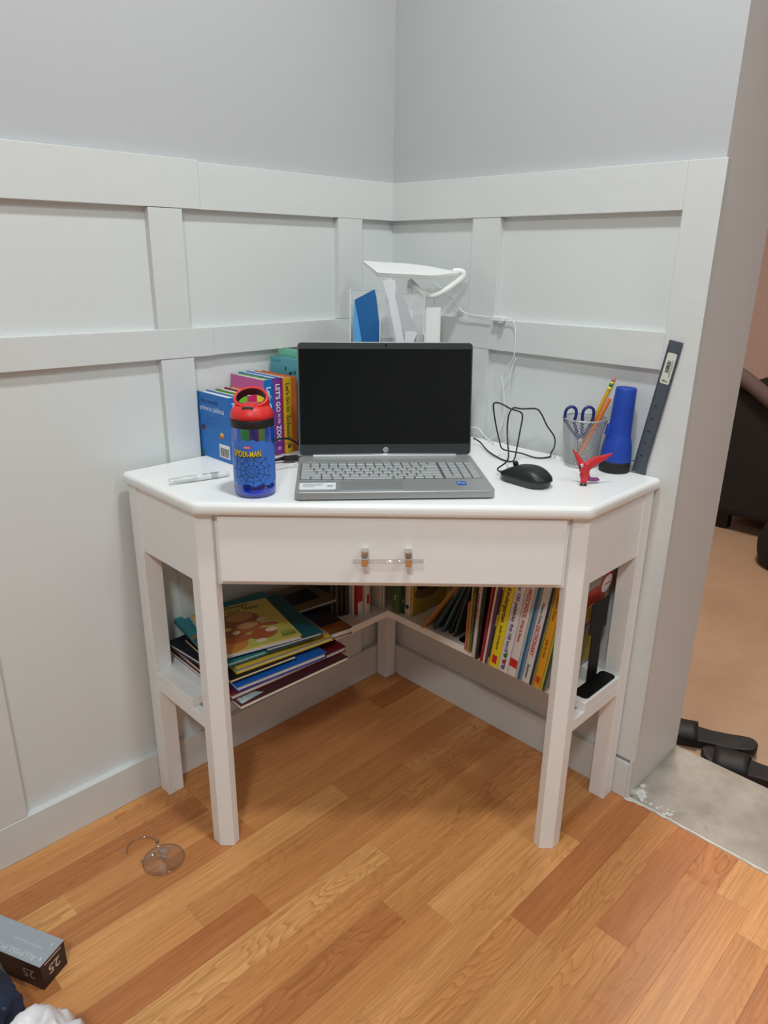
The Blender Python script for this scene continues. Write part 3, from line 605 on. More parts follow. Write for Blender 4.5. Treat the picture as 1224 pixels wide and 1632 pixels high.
o = flat('brown and navy thick paperback sticking out right of the pile', .427, .120, .240, .160, .17, .0150, (46,44,58), (120,80,50), z=zb+.0002, ty=.02); p5 = o
patch('cover_picture', [rect(.20,.005,.238,.158)], col((150,92,46)), o, (0,.015,.16), (1,0,0), (0,0,-1)); patch('cover_picture', [ell(.13,.08,.05,.05)], col((40,54,96)), o, (0,.015,.16), (1,0,0), (0,0,-1))
zt_[0] = zb + .0162
o = flat('yellow edged book with a grey speckled cover in the pile', .535, .138, .225, .230, .13, .0085, (150,146,124), (230,190,60)); p6 = o
random.seed(11); patch('cover_picture', [ell(random.uniform(.10,.215), random.uniform(.02,.21), .003, .0018, random.random()*3, 6) for _ in range(150)], col((46,50,44)), o, (0,.0085,.23), (1,0,0), (0,0,-1)); patch('cover_picture', [rect(.207,.004,.223,.226)], col((226,186,70)), o, (0,.0085,.23), (1,0,0), (0,0,-1), .0005)
o = flat('pale paperback with a barcode corner near the pile top', .565, .118, .205, .215, .16, .0070, (196,186,166), (190,178,150), hard=False); p7 = o
o = flat('wide teal picture book below the yellow cover', .563, .113, .250, .225, .14, .0085, (44,130,136), (40,120,128)); p8 = o
o = flat('dark teal hardback sticking out right beneath the yellow cover', .510, .150, .215, .130, .20, .0090, (16,84,92), (20,70,80)); p9 = o
o = flat('yellow picture book of brown hugging animals, topmost of the pile', .5790, .1420, .199, .176, .245, .0085, (206,190,104), (190,184,214), bottom=(196,190,214)); p10 = o
X0, Y0, OO = (0,0,-1), (-1,0,0), (.199,.0085,.176)        # seen from the front the cover reads along -z, up towards the wall
def art(shapes, c, l):
    for k_, s_ in enumerate(shapes): patch('cover_picture', [s_], col(c, .35), p10, OO, X0, Y0, l+.00001*k_)
art([rect(.003,.003,.173,.07)], (188,184,90), .0003)
art([ell(.030,.060,.050,.026,.25), ell(.085,.125,.045,.034,.0), ell(.015,.105,.045,.010,.15)], (150,92,56), .0006)
art([ell(.030,.030,.040,.030,.1)], (196,128,62), .0008)
art([ell(.088,.085,.034,.022,.05), ell(.136,.078,.020,.008,-.3), ell(.055,.045,.030,.014,.1), ell(.110,.045,.030,.022,.2)], (168,92,58), .0010)
art([ell(.092,.092,.024,.013,.05), ell(.090,.135,.030,.020,0)], (192,142,92), .0012)
art([ell(.128,.105,.011,.009,.3), ell(.130,.052,.013,.009,0), ell(.060,.072,.009,.007,.6), ell(.095,.018,.012,.008,0)], (222,206,176), .0014)
for k in range(14): art([[(.140+.0022*k,.012),(.142+.0022*k,.012),(.143+.0024*k+.004*math.sin(k*2.1),.040+.008*math.sin(k*1.7))]], (96,124,44), .0012)
txt('title_lettering', 'I Will Always', .0190, col((58,44,30)), p10, V(OO)+V((-.181,.0016,-.006)), X0, Y0, maxw=.120)
txt('title_lettering', 'Love You', .0190, col((58,44,30)), p10, V(OO)+V((-.161,.0016,-.060)), X0, Y0, maxw=.082)
# pale wing print on the lowest book's front left corner
wing = [[(.006,.006),(.030,.044),(.012,.062)],[(.006,.006),(.052,.036),(.034,.050)],[(.006,.006),(.066,.020),(.056,.034)],[(.006,.006),(.062,.008),(.068,.016)]]
[patch('cover_picture', [[(y, x) for x, y in s_]], col((160,184,184)), p1, (.285,.0075,.275), (0,0,-1), (-1,0,0), .0003) for s_ in wing]
o = flat('tan framed book with a black square lying at the back of the pile', .385, .078, .120, .150, .12, .0080, (110,96,78), (90,80,70), z=zb+.0258)
patch('cover_picture', [rect(.03,.03,.09,.12)], col((22,22,24)), o, (0,.008,.15), (1,0,0), (0,0,-1))
# ------------------------------------------------------------------ water bottle
BX, BY = -.2440, -.6560
bot = thing('water_bottle', 'blue clear drinking bottle with a red and black lid on the desk', 'bottle', Matrix.Translation((BX, BY, H+.0005)) @ Matrix.Rotation(-.05, 4, 'Z'))
RB = .0365
BLUE = clear('bottle_blue', (158, 198, 246), rough=.08)
bm = NB(); lathe(bm, [(.030,.0004),(.034,.0012),(RB-.0006,.005),(RB,.012),(RB,.112),(RB-.001,.122),(RB-.0016,.124)], 48, cap1=False); obj('body', bm, BLUE, bot, smooth=True)
bm = NB(); lathe(bm, [(.0008,.0025),(.030,.003),(.0338,.0055),(.0345,.014),(.0005,.0135)], 40, cap0=False, cap1=False); obj('tinted_foot', bm, mat('foot_blue', (36,96,210), .3), bot, smooth=True)
# printed wrap: darker blue field with web lines
wrapm = mat('print_blue', (62, 118, 210), .35, var=.30, vscale=18)
def onbot(x, y, r=RB+.0004, a0=-math.pi/2): t = a0 + x/RB; return V((r*math.cos(t), r*math.sin(t), y))
bm = NB(); n = 28; grid = []
for i in range(n+1):
    x = -.062+.124*i/n; e = abs(2*i/n-1)**6
    lo_, hi_ = .024+.006*e+.0025*math.sin(i*1.1), .092+.012*math.sin(i/n*math.pi)-.006*e+.002*math.sin(i*1.7)
    grid.append([bm.verts.new(onbot(x, lo_+(hi_-lo_)*k/6, RB+.0002)) for k in range(7)])
for A_, B_ in zip(grid, grid[1:]):
    for k in range(6): bm.faces.new((A_[k],A_[k+1],B_[k+1],B_[k]))
obj('printed_field', bm, wrapm, bot, smooth=True)
webm = col((22,30,52), .4)
def ribbon(bm, pts, w):
    for (x0,y0),(x1,y1) in zip(pts, pts[1:]):
        d = V((x1-x0, y1-y0)); L_ = max(1e-6, d.length); nx, ny = -d.y/L_*w, d.x/L_*w
        bm.faces.new([bm.verts.new(onbot(*q)) for q in ((x0-nx,y0-ny),(x1-nx,y1-ny),(x1+nx,y1+ny),(x0+nx,y0+ny))])
cxw, cyw = .004, .050
spokes = [k*2*math.pi/11+.2 for k in range(11)]
for a_ in spokes:
    bm = NB(); ribbon(bm, [(cxw+.038*t*math.cos(a_), cyw+.034*t*math.sin(a_)) for t in (.10,.3,.5,.7,.85,1.0)], .00035); obj('web_line', bm, webm, bot)
for q in (.35, .62, .9):
    bm = NB(); ring_ = []
    for k in range(12):
        a_ = spokes[k%11]; ring_.append((cxw+.038*q*math.cos(a_), cyw+.034*q*math.sin(a_)))
        if k < 11: b_ = a_+math.pi/11; ring_.append((cxw+.038*q*.88*math.cos(b_), cyw+.034*q*.88*math.sin(b_)))
    ribbon(bm, ring_, .00035); obj('web_line', bm, webm, bot)
ys = .0755
def arc_up(s, y0, k=-.06): return lambda x, y: onbot(x-.004, y0+y*(1-.25*(1-abs(x)/.03))+k*0, RB+.0010)
txt('title_lettering', 'SPIDER-MAN', .0165, col((20,20,26)), bot, (0,0,0), (1,0,0), (0,1,0), 'CENTER', bend=lambda x, y: onbot(x*.53-.0035, ys-.0008+y*(.78+abs(x)*6), RB+.0008), bold=.0012)
txt('title_lettering', 'SPIDER-MAN', .0165, col((238,206,60)), bot, (0,0,0), (1,0,0), (0,1,0), 'CENTER', bend=lambda x, y: onbot(x*.53-.0035, ys+y*(.78+abs(x)*6), RB+.0012), bold=.0003)
mv = NB(); mv.faces.new([mv.verts.new(onbot(x, y, RB+.0008)) for x, y in ((-.0085,.0895),(.0040,.0895),(.0040,.0942),(-.0085,.0942))]); obj('brand_panel', mv, col((214,60,90)), bot)
txt('brand_lettering', 'MARVEL', .0052, col((240,232,236)), bot, (0,0,0), (1,0,0), (0,1,0), 'CENTER', bend=lambda x, y: onbot(x*.52-.0022, .0902+y, RB+.0013))
bm = NB(); tube(bm, [(0,.002,.010),(0,.002,.060),(.001,.001,.126)], .0035, 10); obj('straw', bm, clear('straw_clear', (200,225,245)), bot, smooth=True)
bm = NB(); lathe(bm, [(.034,.1225),(.0372,.123),(.0375,.1365),(.034,.1375)], 44); obj('lid_collar', bm, mat('bottle_black', (24,24,26), .5), bot, smooth=True, bevel=.0005)
RED = mat('bottle_red', (222, 44, 42), .42)
bm = NB(); lathe(bm, [(.033,.1372),(.0368,.1374),(.0366,.1440),(.0345,.1500),(.0312,.1545),(.0285,.1580),(.020,.1585),(.0005,.1585)], 44, cap1=False); obj('lid', bm, RED, bot, smooth=True)
# carry loop: a thick oval ring tilted towards the viewer, black inside
def oval(rx, rz, y0, z0, ty, n=40): return [V((rx*math.sin(2*math.pi*k/n), y0+ty*math.cos(2*math.pi*k/n), z0+rz*math.cos(2*math.pi*k/n))) for k in range(n)]
def loopmesh(ro, ri, t, m, name):
    n = 44; bm = NB(); rings = []
    for k in range(n):
        a_ = 2*math.pi*k/n; s_, c_ = math.sin(a_), math.cos(a_); row = []
        for rr_, d_ in ((ro,-t),(ro,t),(ri,t),(ri,-t)):
            row.append(bm.verts.new(V((rr_[0]*s_*(1+.06*(1-c_)), .004+.78*c_*rr_[1] - d_*.62, .1660+rr_[1]*.62*c_ + d_*.78))))
        rings.append(row)
    for i in range(n):
        A_, B_ = rings[i], rings[(i+1)%n]
        for j in range(4): bm.faces.new((A_[j],A_[(j+1)%4],B_[(j+1)%4],B_[j]))
    return obj(name, bm, m, bot, smooth=False, bevel=.0015, seg=3)
loopmesh((.0285,.0240), (.0240,.0192), .0085, RED, 'carry_loop')
loopmesh((.0239,.0191), (.0228,.0181), .0080, MATS['bottle_black'], 'carry_loop_lining')
bm = NB(); box(bm, -.0125, .0125, -.0290, -.012, .1500, .1625); 
for v in bm.verts:
    if v.co.z > .155: v.co.x *= .85; v.co.y += .004
obj('spout_guard', bm, RED, bot, bevel=.003, seg=3)
bm = NB(); box(bm, -.0095, .0095, -.0300, -.022, .1525, .1600); obj('push_button', bm, mat('button_grey', (56,54,56), .5), bot, bevel=.0015, seg=3)
# ------------------------------------------------------------------ marker on the desk
p0, p1_ = V((-.4085, -.6180, H+.0068)), V((-.3120, -.5560, H+.0062)); d = (p1_-p0); Ln = d.length; dx = d.normalized(); dy = ZD.cross(dx).normalized()
mk = thing('marker_pen', 'white marker pen with a clear cap lying at the desk edge', 'pen', frame(p0, dy, dx.cross(dy) if 0 else dx.cross(dy), dx) if 0 else frame(p0, dy, ZD if 0 else dx.cross(dy), dx))
WP = mat('white_plastic', (232,232,230), .35)
bm = NB(); lathe(bm, [(.0052,.0),(.0062,.001),(.0064,.050),(.0060,.052)], 20); obj('cap', bm, clear('cap_clear', (246,248,248)), mk, smooth=True)
bm = NB(); lathe(bm, [(.0012,.008),(.0030,.012),(.0030,.020),(.0048,.026),(.0050,.045),(.0060,.0525),(.0060,Ln-.012),(.0050,Ln-.003),(.0040,Ln)], 20); obj('barrel', bm, WP, mk, smooth=True)
qd = V((.1,-.72,.68)); qd = (qd-dx*qd.dot(dx)).normalized(); q = mk.matrix_world.inverted().to_3x3() @ qd
txt('pen_lettering', 'DRY ERASE', .0052, col((90,92,96)), mk, (q*.0062)+V((0,0,.062)), (0,0,1), q.cross(V((0,0,1))), maxw=.032)
bm = NB(); lathe(bm, [(.0061,Ln-.036),(.0062,Ln-.0355),(.0062,Ln-.024),(.0061,Ln-.0235)], 20); obj('band', bm, col((190,194,196)), mk, smooth=True)
# ------------------------------------------------------------------ mouse with its cable
BK = mat('mouse_black', (26,27,29), .42)
MO = V((.2520, -.5760, H)); md_ = V((-.66, .75, 0)).normalized(); ms_ = ZD.cross(md_)
ms = thing('computer_mouse', 'black corded computer mouse right of the laptop', 'mouse', frame(MO, -ms_, md_, ZD))
def mousebody(name, z0, z1, sc, m, flat0):
    bm = NB(); n, k = 20, 26; rows = []
    for i in range(n+1):
        v = i/n
        row = []
        for j in range(k):
            a_ = 2*math.pi*j/k; cx_, sy_ = math.cos(a_), math.sin(a_)
            w_ = .0305*(abs(cx_)**.75)*(1 if cx_ >= 0 else -1); l_ = .0540*(abs(sy_)**.75)*(1 if sy_ >= 0 else -1)
            pinch = 1-.10*math.exp(-((l_-.005)/.02)**2)
            f = math.cos(v*math.pi/2)**.55 if v < 1 else 0
            x_, y_ = w_*pinch*f*sc, l_*f*sc
            top = .036*(1-((y_+.012)/.085)**2)
            row.append(bm.verts.new((x_, y_, z0+(max(z1*top/.036, z0+.0005)-z0)*math.sin(v*math.pi/2))))
        rows.append(row)
    for A_, B_ in zip(rows[:-1], rows[1:-1]):
        for j in range(k): bm.faces.new((A_[j],A_[(j+1)%k],B_[(j+1)%k],B_[j]))
    tp = bm.verts.new((0, 0, z1*(1-(.012/.085)**2)))
    for j in range(k): bm.faces.new((rows[-2][j], rows[-2][(j+1)%k], tp))
    for r_ in rows[-1]: bm.verts.remove(r_)
    bm.faces.new(rows[0][::-1])
    return obj(name, bm, m, ms, smooth=True)
mousebody('shell', .013, .036, 1.0, BK, 0)
bm = NB(); prism(bm, [(x*.0285/.0305 if 0 else x, y) for x, y in rrect(.058, .104, .027, 8)], .0012, .0140)
for v in bm.verts:
    if v.co.z < .005: v.co.x *= .90; v.co.y *= .94
obj('side_shell', bm, mat('mouse_grey', (52,54,57), .45), ms, smooth=False, bevel=.002, seg=3)
bm = NB(); lathe(bm, [(.004,-.003),(.0052,-.0022),(.0052,.0022),(.004,.003)], 18, Matrix.Translation((0,.026,.0325)) @ Matrix.Rotation(math.pi/2,4,'Y')); obj('scroll_wheel', bm, col((14,14,15)), ms, smooth=True)
bm = NB(); tube(bm, [(0,.0515,.008),(0,.060,.008)], .0030, 10); obj('cable_boot', bm, BK, ms, smooth=True)
cend = MO + md_*.059 + ZD*.008
Y_ = -.445
cab = [tuple(cend), tuple(cend+md_*.012+V((.002,0,.004))), (.2300,-.500,.785), (.2330,-.462,.815), (.2329,-.45,.8441), (.2365,-.445,.867), (.2452,-.44,.8759), (.2627,-.435,.873), (.2927,-.43,.8723), (.305,-.43,.8603), (.3183,-.425,.8375), (.336,-.42,.8145), (.345,-.398,.795), (.350,-.372,.776), (.346,-.368,.7645), (.3363,-.3953,.7628), (.3071,-.4041,.7628), (.2790,-.385,.767), (.2560,-.375,.769), (.2380,-.375,.775), (.2270,-.395,.800), (.2130,-.425,.84), (.2056,-.43,.8742), (.2076,-.43,.8837), (.2208,-.43,.882), (.2402,-.435,.8728), (.2594,-.44,.8673), (.2640,-.44,.856), (.2620,-.435,.8252), (.2595,-.43,.7901), (.2560,-.430,.7675), (.2475,-.436,.7628), (.2300,-.416,.7628), (.2115,-.358,.7640), (.2000,-.300,.770), (.186,-.2900,.776)]
bm = NB(); tube(bm, smoothpath(cab, 6), .0016, 8); tag(obj('mouse_cable', bm, col((20,20,21), .45), smooth=True), 'thin black mouse cable looping up behind the mouse', 'cable')
# ------------------------------------------------------------------ mesh pencil cup
STL = mat('silver_wire', (186,188,189), .38, metal=.45)
CUP = V((.3900, -.4440, H+.0004)); CH, R0, R1 = .1000, .0320, .0440
cup = thing('pencil_cup', 'silver wire mesh pencil cup at the right wall', 'pencil cup', Matrix.Translation(CUP))
bm = NB(); N1 = 44; K1 = 26
for s_ in (1, -1):
    for i in range(N1):
        pl = None
        for k in range(K1+1):
            t_ = k/K1; th = 2*math.pi*(i/N1 + s_*t_*.36); r_ = R0+(R1-R0)*t_; z_ = .004+(CH-.006)*t_; w_ = .00058/r_
            p_ = (bm.verts.new((r_*math.cos(th-w_), r_*math.sin(th-w_), z_)), bm.verts.new((r_*math.cos(th+w_), r_*math.sin(th+w_), z_)))
            if pl: bm.faces.new((pl[0], pl[1], p_[1], p_[0]))
            pl = p_
o = obj('mesh_wall', bm, STL, cup); o['kind'] = 'stuff'; sd = o.modifiers.new('solid', 'SOLIDIFY'); sd.thickness = .0005
bm = NB(); tube(bm, [V((R1*math.cos(2*math.pi*k/48), R1*math.sin(2*math.pi*k/48), CH-.002)) for k in range(48)], .0017, 8, closed=True); obj('rim', bm, STL, cup, smooth=True)
bm = NB(); lathe(bm, [(R0-.001,0),(R0+.0008,.0002),(R0+.0010,.0055),(R0,.0058),(R0-.002,.0016)], 40); obj('foot', bm, STL, cup, smooth=True)
# scissors
NAV = mat('navy_plastic', (28,36,116), .4)
sc = thing('scissors', 'scissors with dark blue handles standing in the pencil cup', 'scissors', Matrix.Translation(CUP+V((-.008,-.004,.0))))
for s_ in (-1, 1):
    hx = s_*.0175-.006
    pts = [(s_*.003,-.002,.055),(hx-.006 if s_<0 else hx-.010,-.003,.088),(hx-.0115,-.003,.104),(hx-.009,-.003,.1165),(hx,-.003,.1215),(hx+.009,-.003,.1165),(hx+.0105,-.003,.104),(hx+.007 if s_>0 else hx+.009,-.003,.088),(s_*.003+.001,-.002,.056)]
    bm = NB(); tube(bm, smoothpath(pts, 5), .0031, 10); obj('handle', bm, NAV, sc, smooth=True)
    bm = NB(); hexa(bm, [V(p) for p in ((-.001*s_,-.0005+.001*s_,.0045),(.0015*s_,-.0005+.001*s_,.0045),(.0015*s_,.0005+.001*s_,.0045),(-.001*s_,.0005+.001*s_,.0045),(-.004,-.0005+.001*s_,.058),(.004,-.0005+.001*s_,.058),(.004,.0005+.001*s_,.058),(-.004,.0005+.001*s_,.058))]); obj('blade', bm, mat('blade_steel', (190,192,194), .25, metal=.9), sc)
bm = NB(); lathe(bm, [(.0042,-.004),(.0042,.004)], 16, Matrix.Translation((0,-.001,.054)) @ Matrix.Rotation(math.pi/2,4,'X')); obj('pivot_screw', bm, mat('pivot_white', (222,224,228), .3), sc)
def stick(name, label, cat, p0, p1, parts):                 # parts: (name, t0, t1, r0, r1, colour, sides)
    p0, p1 = V(p0), V(p1); d_ = (p1-p0).normalized(); x_ = d_.orthogonal().normalized(); o_ = thing(name, label, cat, frame(p0, x_, d_.cross(x_), d_)); L_ = (p1-p0).length
    for nm, t0, t1, r0, r1, c_, sd_ in parts:
        bm = NB(); lathe(bm, [(r0, t0*L_), (r1, t1*L_)], sd_); obj(nm, bm, c_, o_, smooth=sd_ > 8)
    return o_
stick('pencil', 'yellow pencil with a pink eraser leaning right in the cup', 'pencil', CUP+V((-.012,.006,.0062)), (.4400,-.445,.9400), [('lead',0,.02,.0004,.0012,col((30,30,30)),8),('sharpened_tip',.02,.09,.0012,.0039,col((214,176,120)),12),('shaft',.09,.85,.0040,.0040,col((224,170,30),.35),6),('ferrule',.85,.895,.0042,.0042,col((226,204,60),.3),14),('ferrule_band',.895,.925,.0043,.0043,col((40,110,60),.3),14),('ferrule',.925,.95,.0042,.0042,col((226,204,60),.3),14),('eraser',.95,1,.0039,.0036,col((206,122,128),.8),14)])
stick('pencil', 'orange pencil hidden partly by the blue torch, in the cup', 'pencil', CUP+V((-.014,-.012,.0062)), (.4330,-.4520,.8990), [('sharpened_tip',0,.08,.0006,.0037,col((214,176,120)),10),('shaft',.08,1,.0038,.0038,col((240,116,34),.35),6)])
# ------------------------------------------------------------------ blue torch standing on its head
FX = V((.4470, -.4830, H+.0004))
fl_ = thing('flashlight', 'blue plastic flashlight standing on its black lens ring', 'flashlight', Matrix.Translation(FX) @ Matrix.Rotation(.035, 4, 'Y'))
TB = mat('torch_blue', (20, 64, 166), .5)
bm = NB(); lathe(bm, [(.0290,0),(.0298,.001),(.0298,.020),(.0285,.0215)], 44); obj('lens_ring', bm, mat('torch_black', (18,18,19), .55), fl_, smooth=True, bevel=.0006)
bm = NB(); lathe(bm, [(.0288,.0212),(.0295,.0225),(.0298,.030),(.0280,.050),(.0248,.066),(.0228,.072),(.0222,.080),(.0208,.130),(.0200,.164),(.0190,.1665),(.0005,.1668)], 44, cap1=False); obj('housing', bm, TB, fl_, smooth=True)
bm = NB(); box(bm, -.0285,-.018,-.007,.007,.072,.094)
for v in bm.verts:
    if v.co.z > .09: v.co.x += .003 if v.co.x < -.02 else 0
obj('switch', bm, TB, fl_, bevel=.002, seg=3)
bm = NB(); tube(bm, [(.028,-.006,.0225),(.0335,-.007,.0235),(.034,-.010,.0235)], .0012, 6); obj('lens_tab', bm, TB, fl_)
# ------------------------------------------------------------------ steel ruler against the wall
rb0, rt0 = W(.006, .7000, H+.0005), W(.0024, .7385, H+.262)
ez_ = (rt0-rb0).normalized(); ex_ = (RD - ez_*RD.dot(ez_)).normalized(); ey_ = ez_.cross(ex_)
ru = thing('ruler', 'dark metal ruler with a price label leaning on the wall end', 'ruler', frame(rb0, ex_, ey_, ez_))
bm = NB(); box(bm, -.0135, .0135, -.0006, .0006, 0, .262); obj('blade', bm, mat('ruler_steel', (88,94,104), .42, metal=.35, var=.08), ru)
# front face is the one looking into the room (+a)
sgn_ = 1 if (ru.matrix_world.to_3x3() @ V((0,1,0))).dot(LD) > 0 else -1
fX, fY = ((-1,0,0),(0,0,1)) if sgn_ > 0 else ((1,0,0),(0,0,1))
fo_ = V((0, .0006*sgn_, 0)); 
def sg(x): return x if sgn_ < 0 else -x
patch('tick_marks', [rect(sg(-.0133) if sgn_<0 else -.0133, .006+.0032*k, -.0133+(.006 if k%5==0 else .0035), .0066+.0032*k) for k in range(78)] + [rect(.0133-(.006 if k%4==0 else .003), .006+.0042*k, .0133, .0067+.0042*k) for k in range(60)], col((20,21,24)), ru, fo_, fX, fY)['kind'] = 'stuff'
for k in range(1, 9):
    txt('ruler_number', str(k), .0075, col((14,14,16)), ru, fo_+V((0,0,.010+.0254*(9-k))), V((0,0,1)), V(fX)*-1, 'CENTER', bold=.0002) if k not in (3,) else None
bm = NB(); prism(bm, rrect(.0185, .058, .003, 4, 0, .211), 0, .0003)
for v in bm.verts: x_, z_, t_ = v.co; v.co = (x_, (.0006+t_)*sgn_, z_)
lbl = obj('price_label', bm, col((214,212,200)), ru)
patch('barcode', [rect(-.005, .203+.0016*k, .0025, .203+.0016*k+(.001 if k%3 else .0005)) for k in range(14)], col((40,40,42)), ru, fo_+V((0,.0003*sgn_,0)), fX, fY)
patch('label_print', [rect(.004,.195,.0048,.228), rect(.0060,.195,.0066,.222), rect(-.006,.186,.006,.1872)], col((110,108,104)), ru, fo_+V((0,.0003*sgn_,0)), fX, fY)
# ------------------------------------------------------------------ toy parrot
PX = V((.3570, -.5830, H))
pa = thing('parrot_figurine', 'small red toy parrot with raised wings beside the pencil cup', 'figurine', Matrix.Translation(PX))
PR = mat('parrot_red', (206, 44, 52), .45)
bm = NB()
def blob(c, r, rot=None): ball(bm, V(c), r, rot, 14, 10)
blob((.004,.002,.022), (.0085,.0085,.0125), Matrix.Rotation(.35,3,'Y')); blob((.001,-.002,.032), (.0075,.0075,.0085)); blob((-.004,-.005,.0405), (.0062,.0062,.0062)); blob((.008,.005,.0150), (.007,.007,.008), Matrix.Rotation(.7,3,'Y'))
def wing(pts):                                     # list of (pos, half chord dir, thickness)
    rings = []
    for c_, ch, th in pts:
        c_, ch = V(c_), V(ch); n_ = V((0,-1,0.2)).normalized()*th
        rings.append([bm.verts.new(q_) for q_ in (c_+ch, c_+n_+ch*.3, c_+n_-ch*.5, c_-ch, c_-n_-ch*.5, c_-n_+ch*.3)])
    for A_, B_ in zip(rings, rings[1:]):
        for j in range(6): bm.faces.new((A_[j],A_[(j+1)%6],B_[(j+1)%6],B_[j]))
    bm.faces.new(rings[0]); bm.faces.new(rings[-1])
wing([((.002,.002,.030),(-.004,0,.009),.0040),((.013,.003,.040),(-.0045,0,.0095),.0030),((.024,.004,.047),(-.004,0,.0085),.0022),((.036,.004,.0515),(-.003,0,.0062),.0017),((.048,.005,.0570),(-.0015,0,.0032),.0013),((.0535,.005,.0605),(-.0006,0,.0012),.0010)])
wing([((.000,.003,.030),(.006,0,.006),.0036),((-.004,.006,.040),(.0055,0,.004),.0028),((-.009,.008,.049),(.0042,0,.003),.0020),((-.015,.010,.058),(.0026,0,.0016),.0014),((-.0205,.011,.066),(.0009,0,.0006),.0010)])
for x_, y_ in ((-.001,-.004),(.0055,-.005)): tube(bm, [(x_+.002,y_+.004,.018),(x_,y_,.009),(x_-.0005,y_-.001,.0040)], lambda t: .0040-.0016*t, 8)
o = obj('body', bm, PR, pa, smooth=True)
rm = o.modifiers.new('remesh', 'REMESH'); rm.mode = 'VOXEL'; rm.voxel_size = .0009; rm.use_smooth_shade = True
smd = o.modifiers.new('smooth', 'SMOOTH'); smd.iterations = 3; smd.factor = .5
bm = NB(); ball(bm, V((-.0062,-.0098,.0400)), (.0036,.0026,.0036), None, 12, 8); obj('face_patch', bm, col((226,196,190)), pa, smooth=True)
bm = NB(); tube(bm, smoothpath([(-.0088,-.0100,.0392),(-.0104,-.0125,.0380),(-.0102,-.0135,.0352)], 4), lambda t: .0024*(1-t*.8), 8); obj('beak', bm, col((22,20,22)), pa, smooth=True)
bm = NB(); ball(bm, V((-.0052,-.0120,.0416)), .0008, None, 8, 6); obj('eye', bm, col((20,18,20)), pa)
bm = NB(); tube(bm, [(.010,.006,.012),(.020,.009,.0075),(.030,.011,.0065),(.0335,.012,.0085)], lambda t: .0058-.0010*t, 10)
for v in bm.verts: v.co.z = .0072+(v.co.z-.0065)*.70
obj('tail', bm, mat('parrot_purple', (128,58,120), .5), pa, smooth=True)
for x_, y_ in ((-.0015,-.0055),(.0050,-.0065)):
    bm = NB(); tube(bm, [(x_,y_,.0046),(x_-.0004,y_-.001,.0016)], .0020, 8)
    for dx_, dy_ in ((-.003,-.0032),(.0012,-.0040),(-.0035,.0004)): tube(bm, [(x_,y_,.0016),(x_+dx_,y_+dy_,.0010)], .0010, 6)
    obj('foot', bm, col((24,20,22)), pa, smooth=True)
# ------------------------------------------------------------------ white mesh organiser in the corner with papers
WW = mat('white_wire', (228,230,229), .4)
OX0, OX1, OY0, OY1, OZ = -.0905, .0690, -.300, -.242, H
org = thing('mesh_organizer', 'white wire mesh file organiser in the desk corner behind the laptop', 'organizer', Matrix.Translation((0,-.27,H)))
oinv = Matrix.Translation((0,-.27,H)).inverted()
def opart(name, bm, m=WW, **k): q = obj(name, bm, m, org, **k); q.matrix_parent_inverse = oinv; return q
def mesh_panel(name, o, X, Y, w, h, pitch=.0052, wire=.00055):
    bm = NB(); X = V(X); Y = V(Y); o = V(o); N_ = X.cross(Y)
    n_ = int((w+h)/pitch)+2
    for s_ in (1, -1):
        for i in range(-n_, n_+1):
            c = i*pitch
            # line y = s*(x)*1.5 + c  clipped to the panel
            sl = 1.5*s_; xs = []
            lo_, hi_ = (0-c)/sl, (h-c)/sl
            if lo_ > hi_: lo_, hi_ = hi_, lo_
            lo_, hi_ = max(lo_, 0), min(hi_, w)
            if hi_-lo_ < .001: continue
            d_ = V((-sl, 1)).normalized()*wire
            bm.faces.new([bm.verts.new(o+X*x_+Y*(sl*x_+c)+(X*d_.x+Y*d_.y)*e_ + N_*.0003*s_) for x_, e_ in ((lo_,-1),(hi_,-1),(hi_,1),(lo_,1))])
    q = opart(name, bm); q['kind'] = 'stuff'; sd_ = q.modifiers.new('solid','SOLIDIFY'); sd_.thickness = .0006
    bm = NB(); tube(bm, [o, o+X*w, o+X*w+Y*h, o+Y*h], .0015, 6, closed=True); opart('wire_frame', bm)
mesh_panel('mesh_back', (OX0, OY1, OZ+.002), (1,0,0), (0,0,1), .0970, .329)
mesh_panel('mesh_back', (.0070, OY1, OZ+.002), (1,0,0), (0,0,1), OX1-.0070, .322)
mesh_panel('mesh_side', (OX0, OY0, OZ+.002), (0,1,0), (0,0,1), OY1-OY0, .329)
mesh_panel('mesh_divider', (-.0270, OY0, OZ+.002), (0,1,0), (0,0,1), OY1-OY0, .270)
mesh_panel('mesh_side', (OX1, OY0, OZ+.002), (0,1,0), (0,0,1), OY1-OY0, .240)
bm = NB(); box(bm, OX0, OX1, OY0, OY1, OZ+.0005, OZ+.002); opart('base_plate', bm)
def sheet(name, label, cat, pts, y, t, m, group=None, fold=None):
    o_ = thing(name, label, cat, Matrix.Translation((pts[0][0], y, OZ+.0025)), group); bm = NB(); x0 = pts[0][0]
    lo_ = [bm.verts.new((x-x0, (z-OZ)*-.02, z-OZ-.0025)) for x, z in pts]; hi_ = [bm.verts.new((x-x0, t-(z-OZ)*.02, z-OZ-.0025)) for x, z in pts]; n_ = len(pts)
    bm.faces.new(lo_); bm.faces.new(hi_[::-1])
    for i in range(n_): bm.faces.new((lo_[i], lo_[(i+1)%n_], hi_[(i+1)%n_], hi_[i]))
    obj('sheet', bm, m, o_)
    return o_
e = sheet('envelope', 'dark blue paper folder with a pale blue fold behind the laptop', 'folder', [(-.0770,H+.003),(-.0310,H+.003),(-.0240,.985),(-.0351,1.0765),(-.0392,1.0943),(-.0819,1.0721),(-.0793,.9883)], -.270, .004, mat('folder_blue', (26,100,164), .6, var=.06))
bm = NB(); prism(bm, [(-.004,.005),(.008,.005),(.0100,.228),(-.0049,.3095),(-.0088,.255),(-.0080,.228)], 0, .0008)
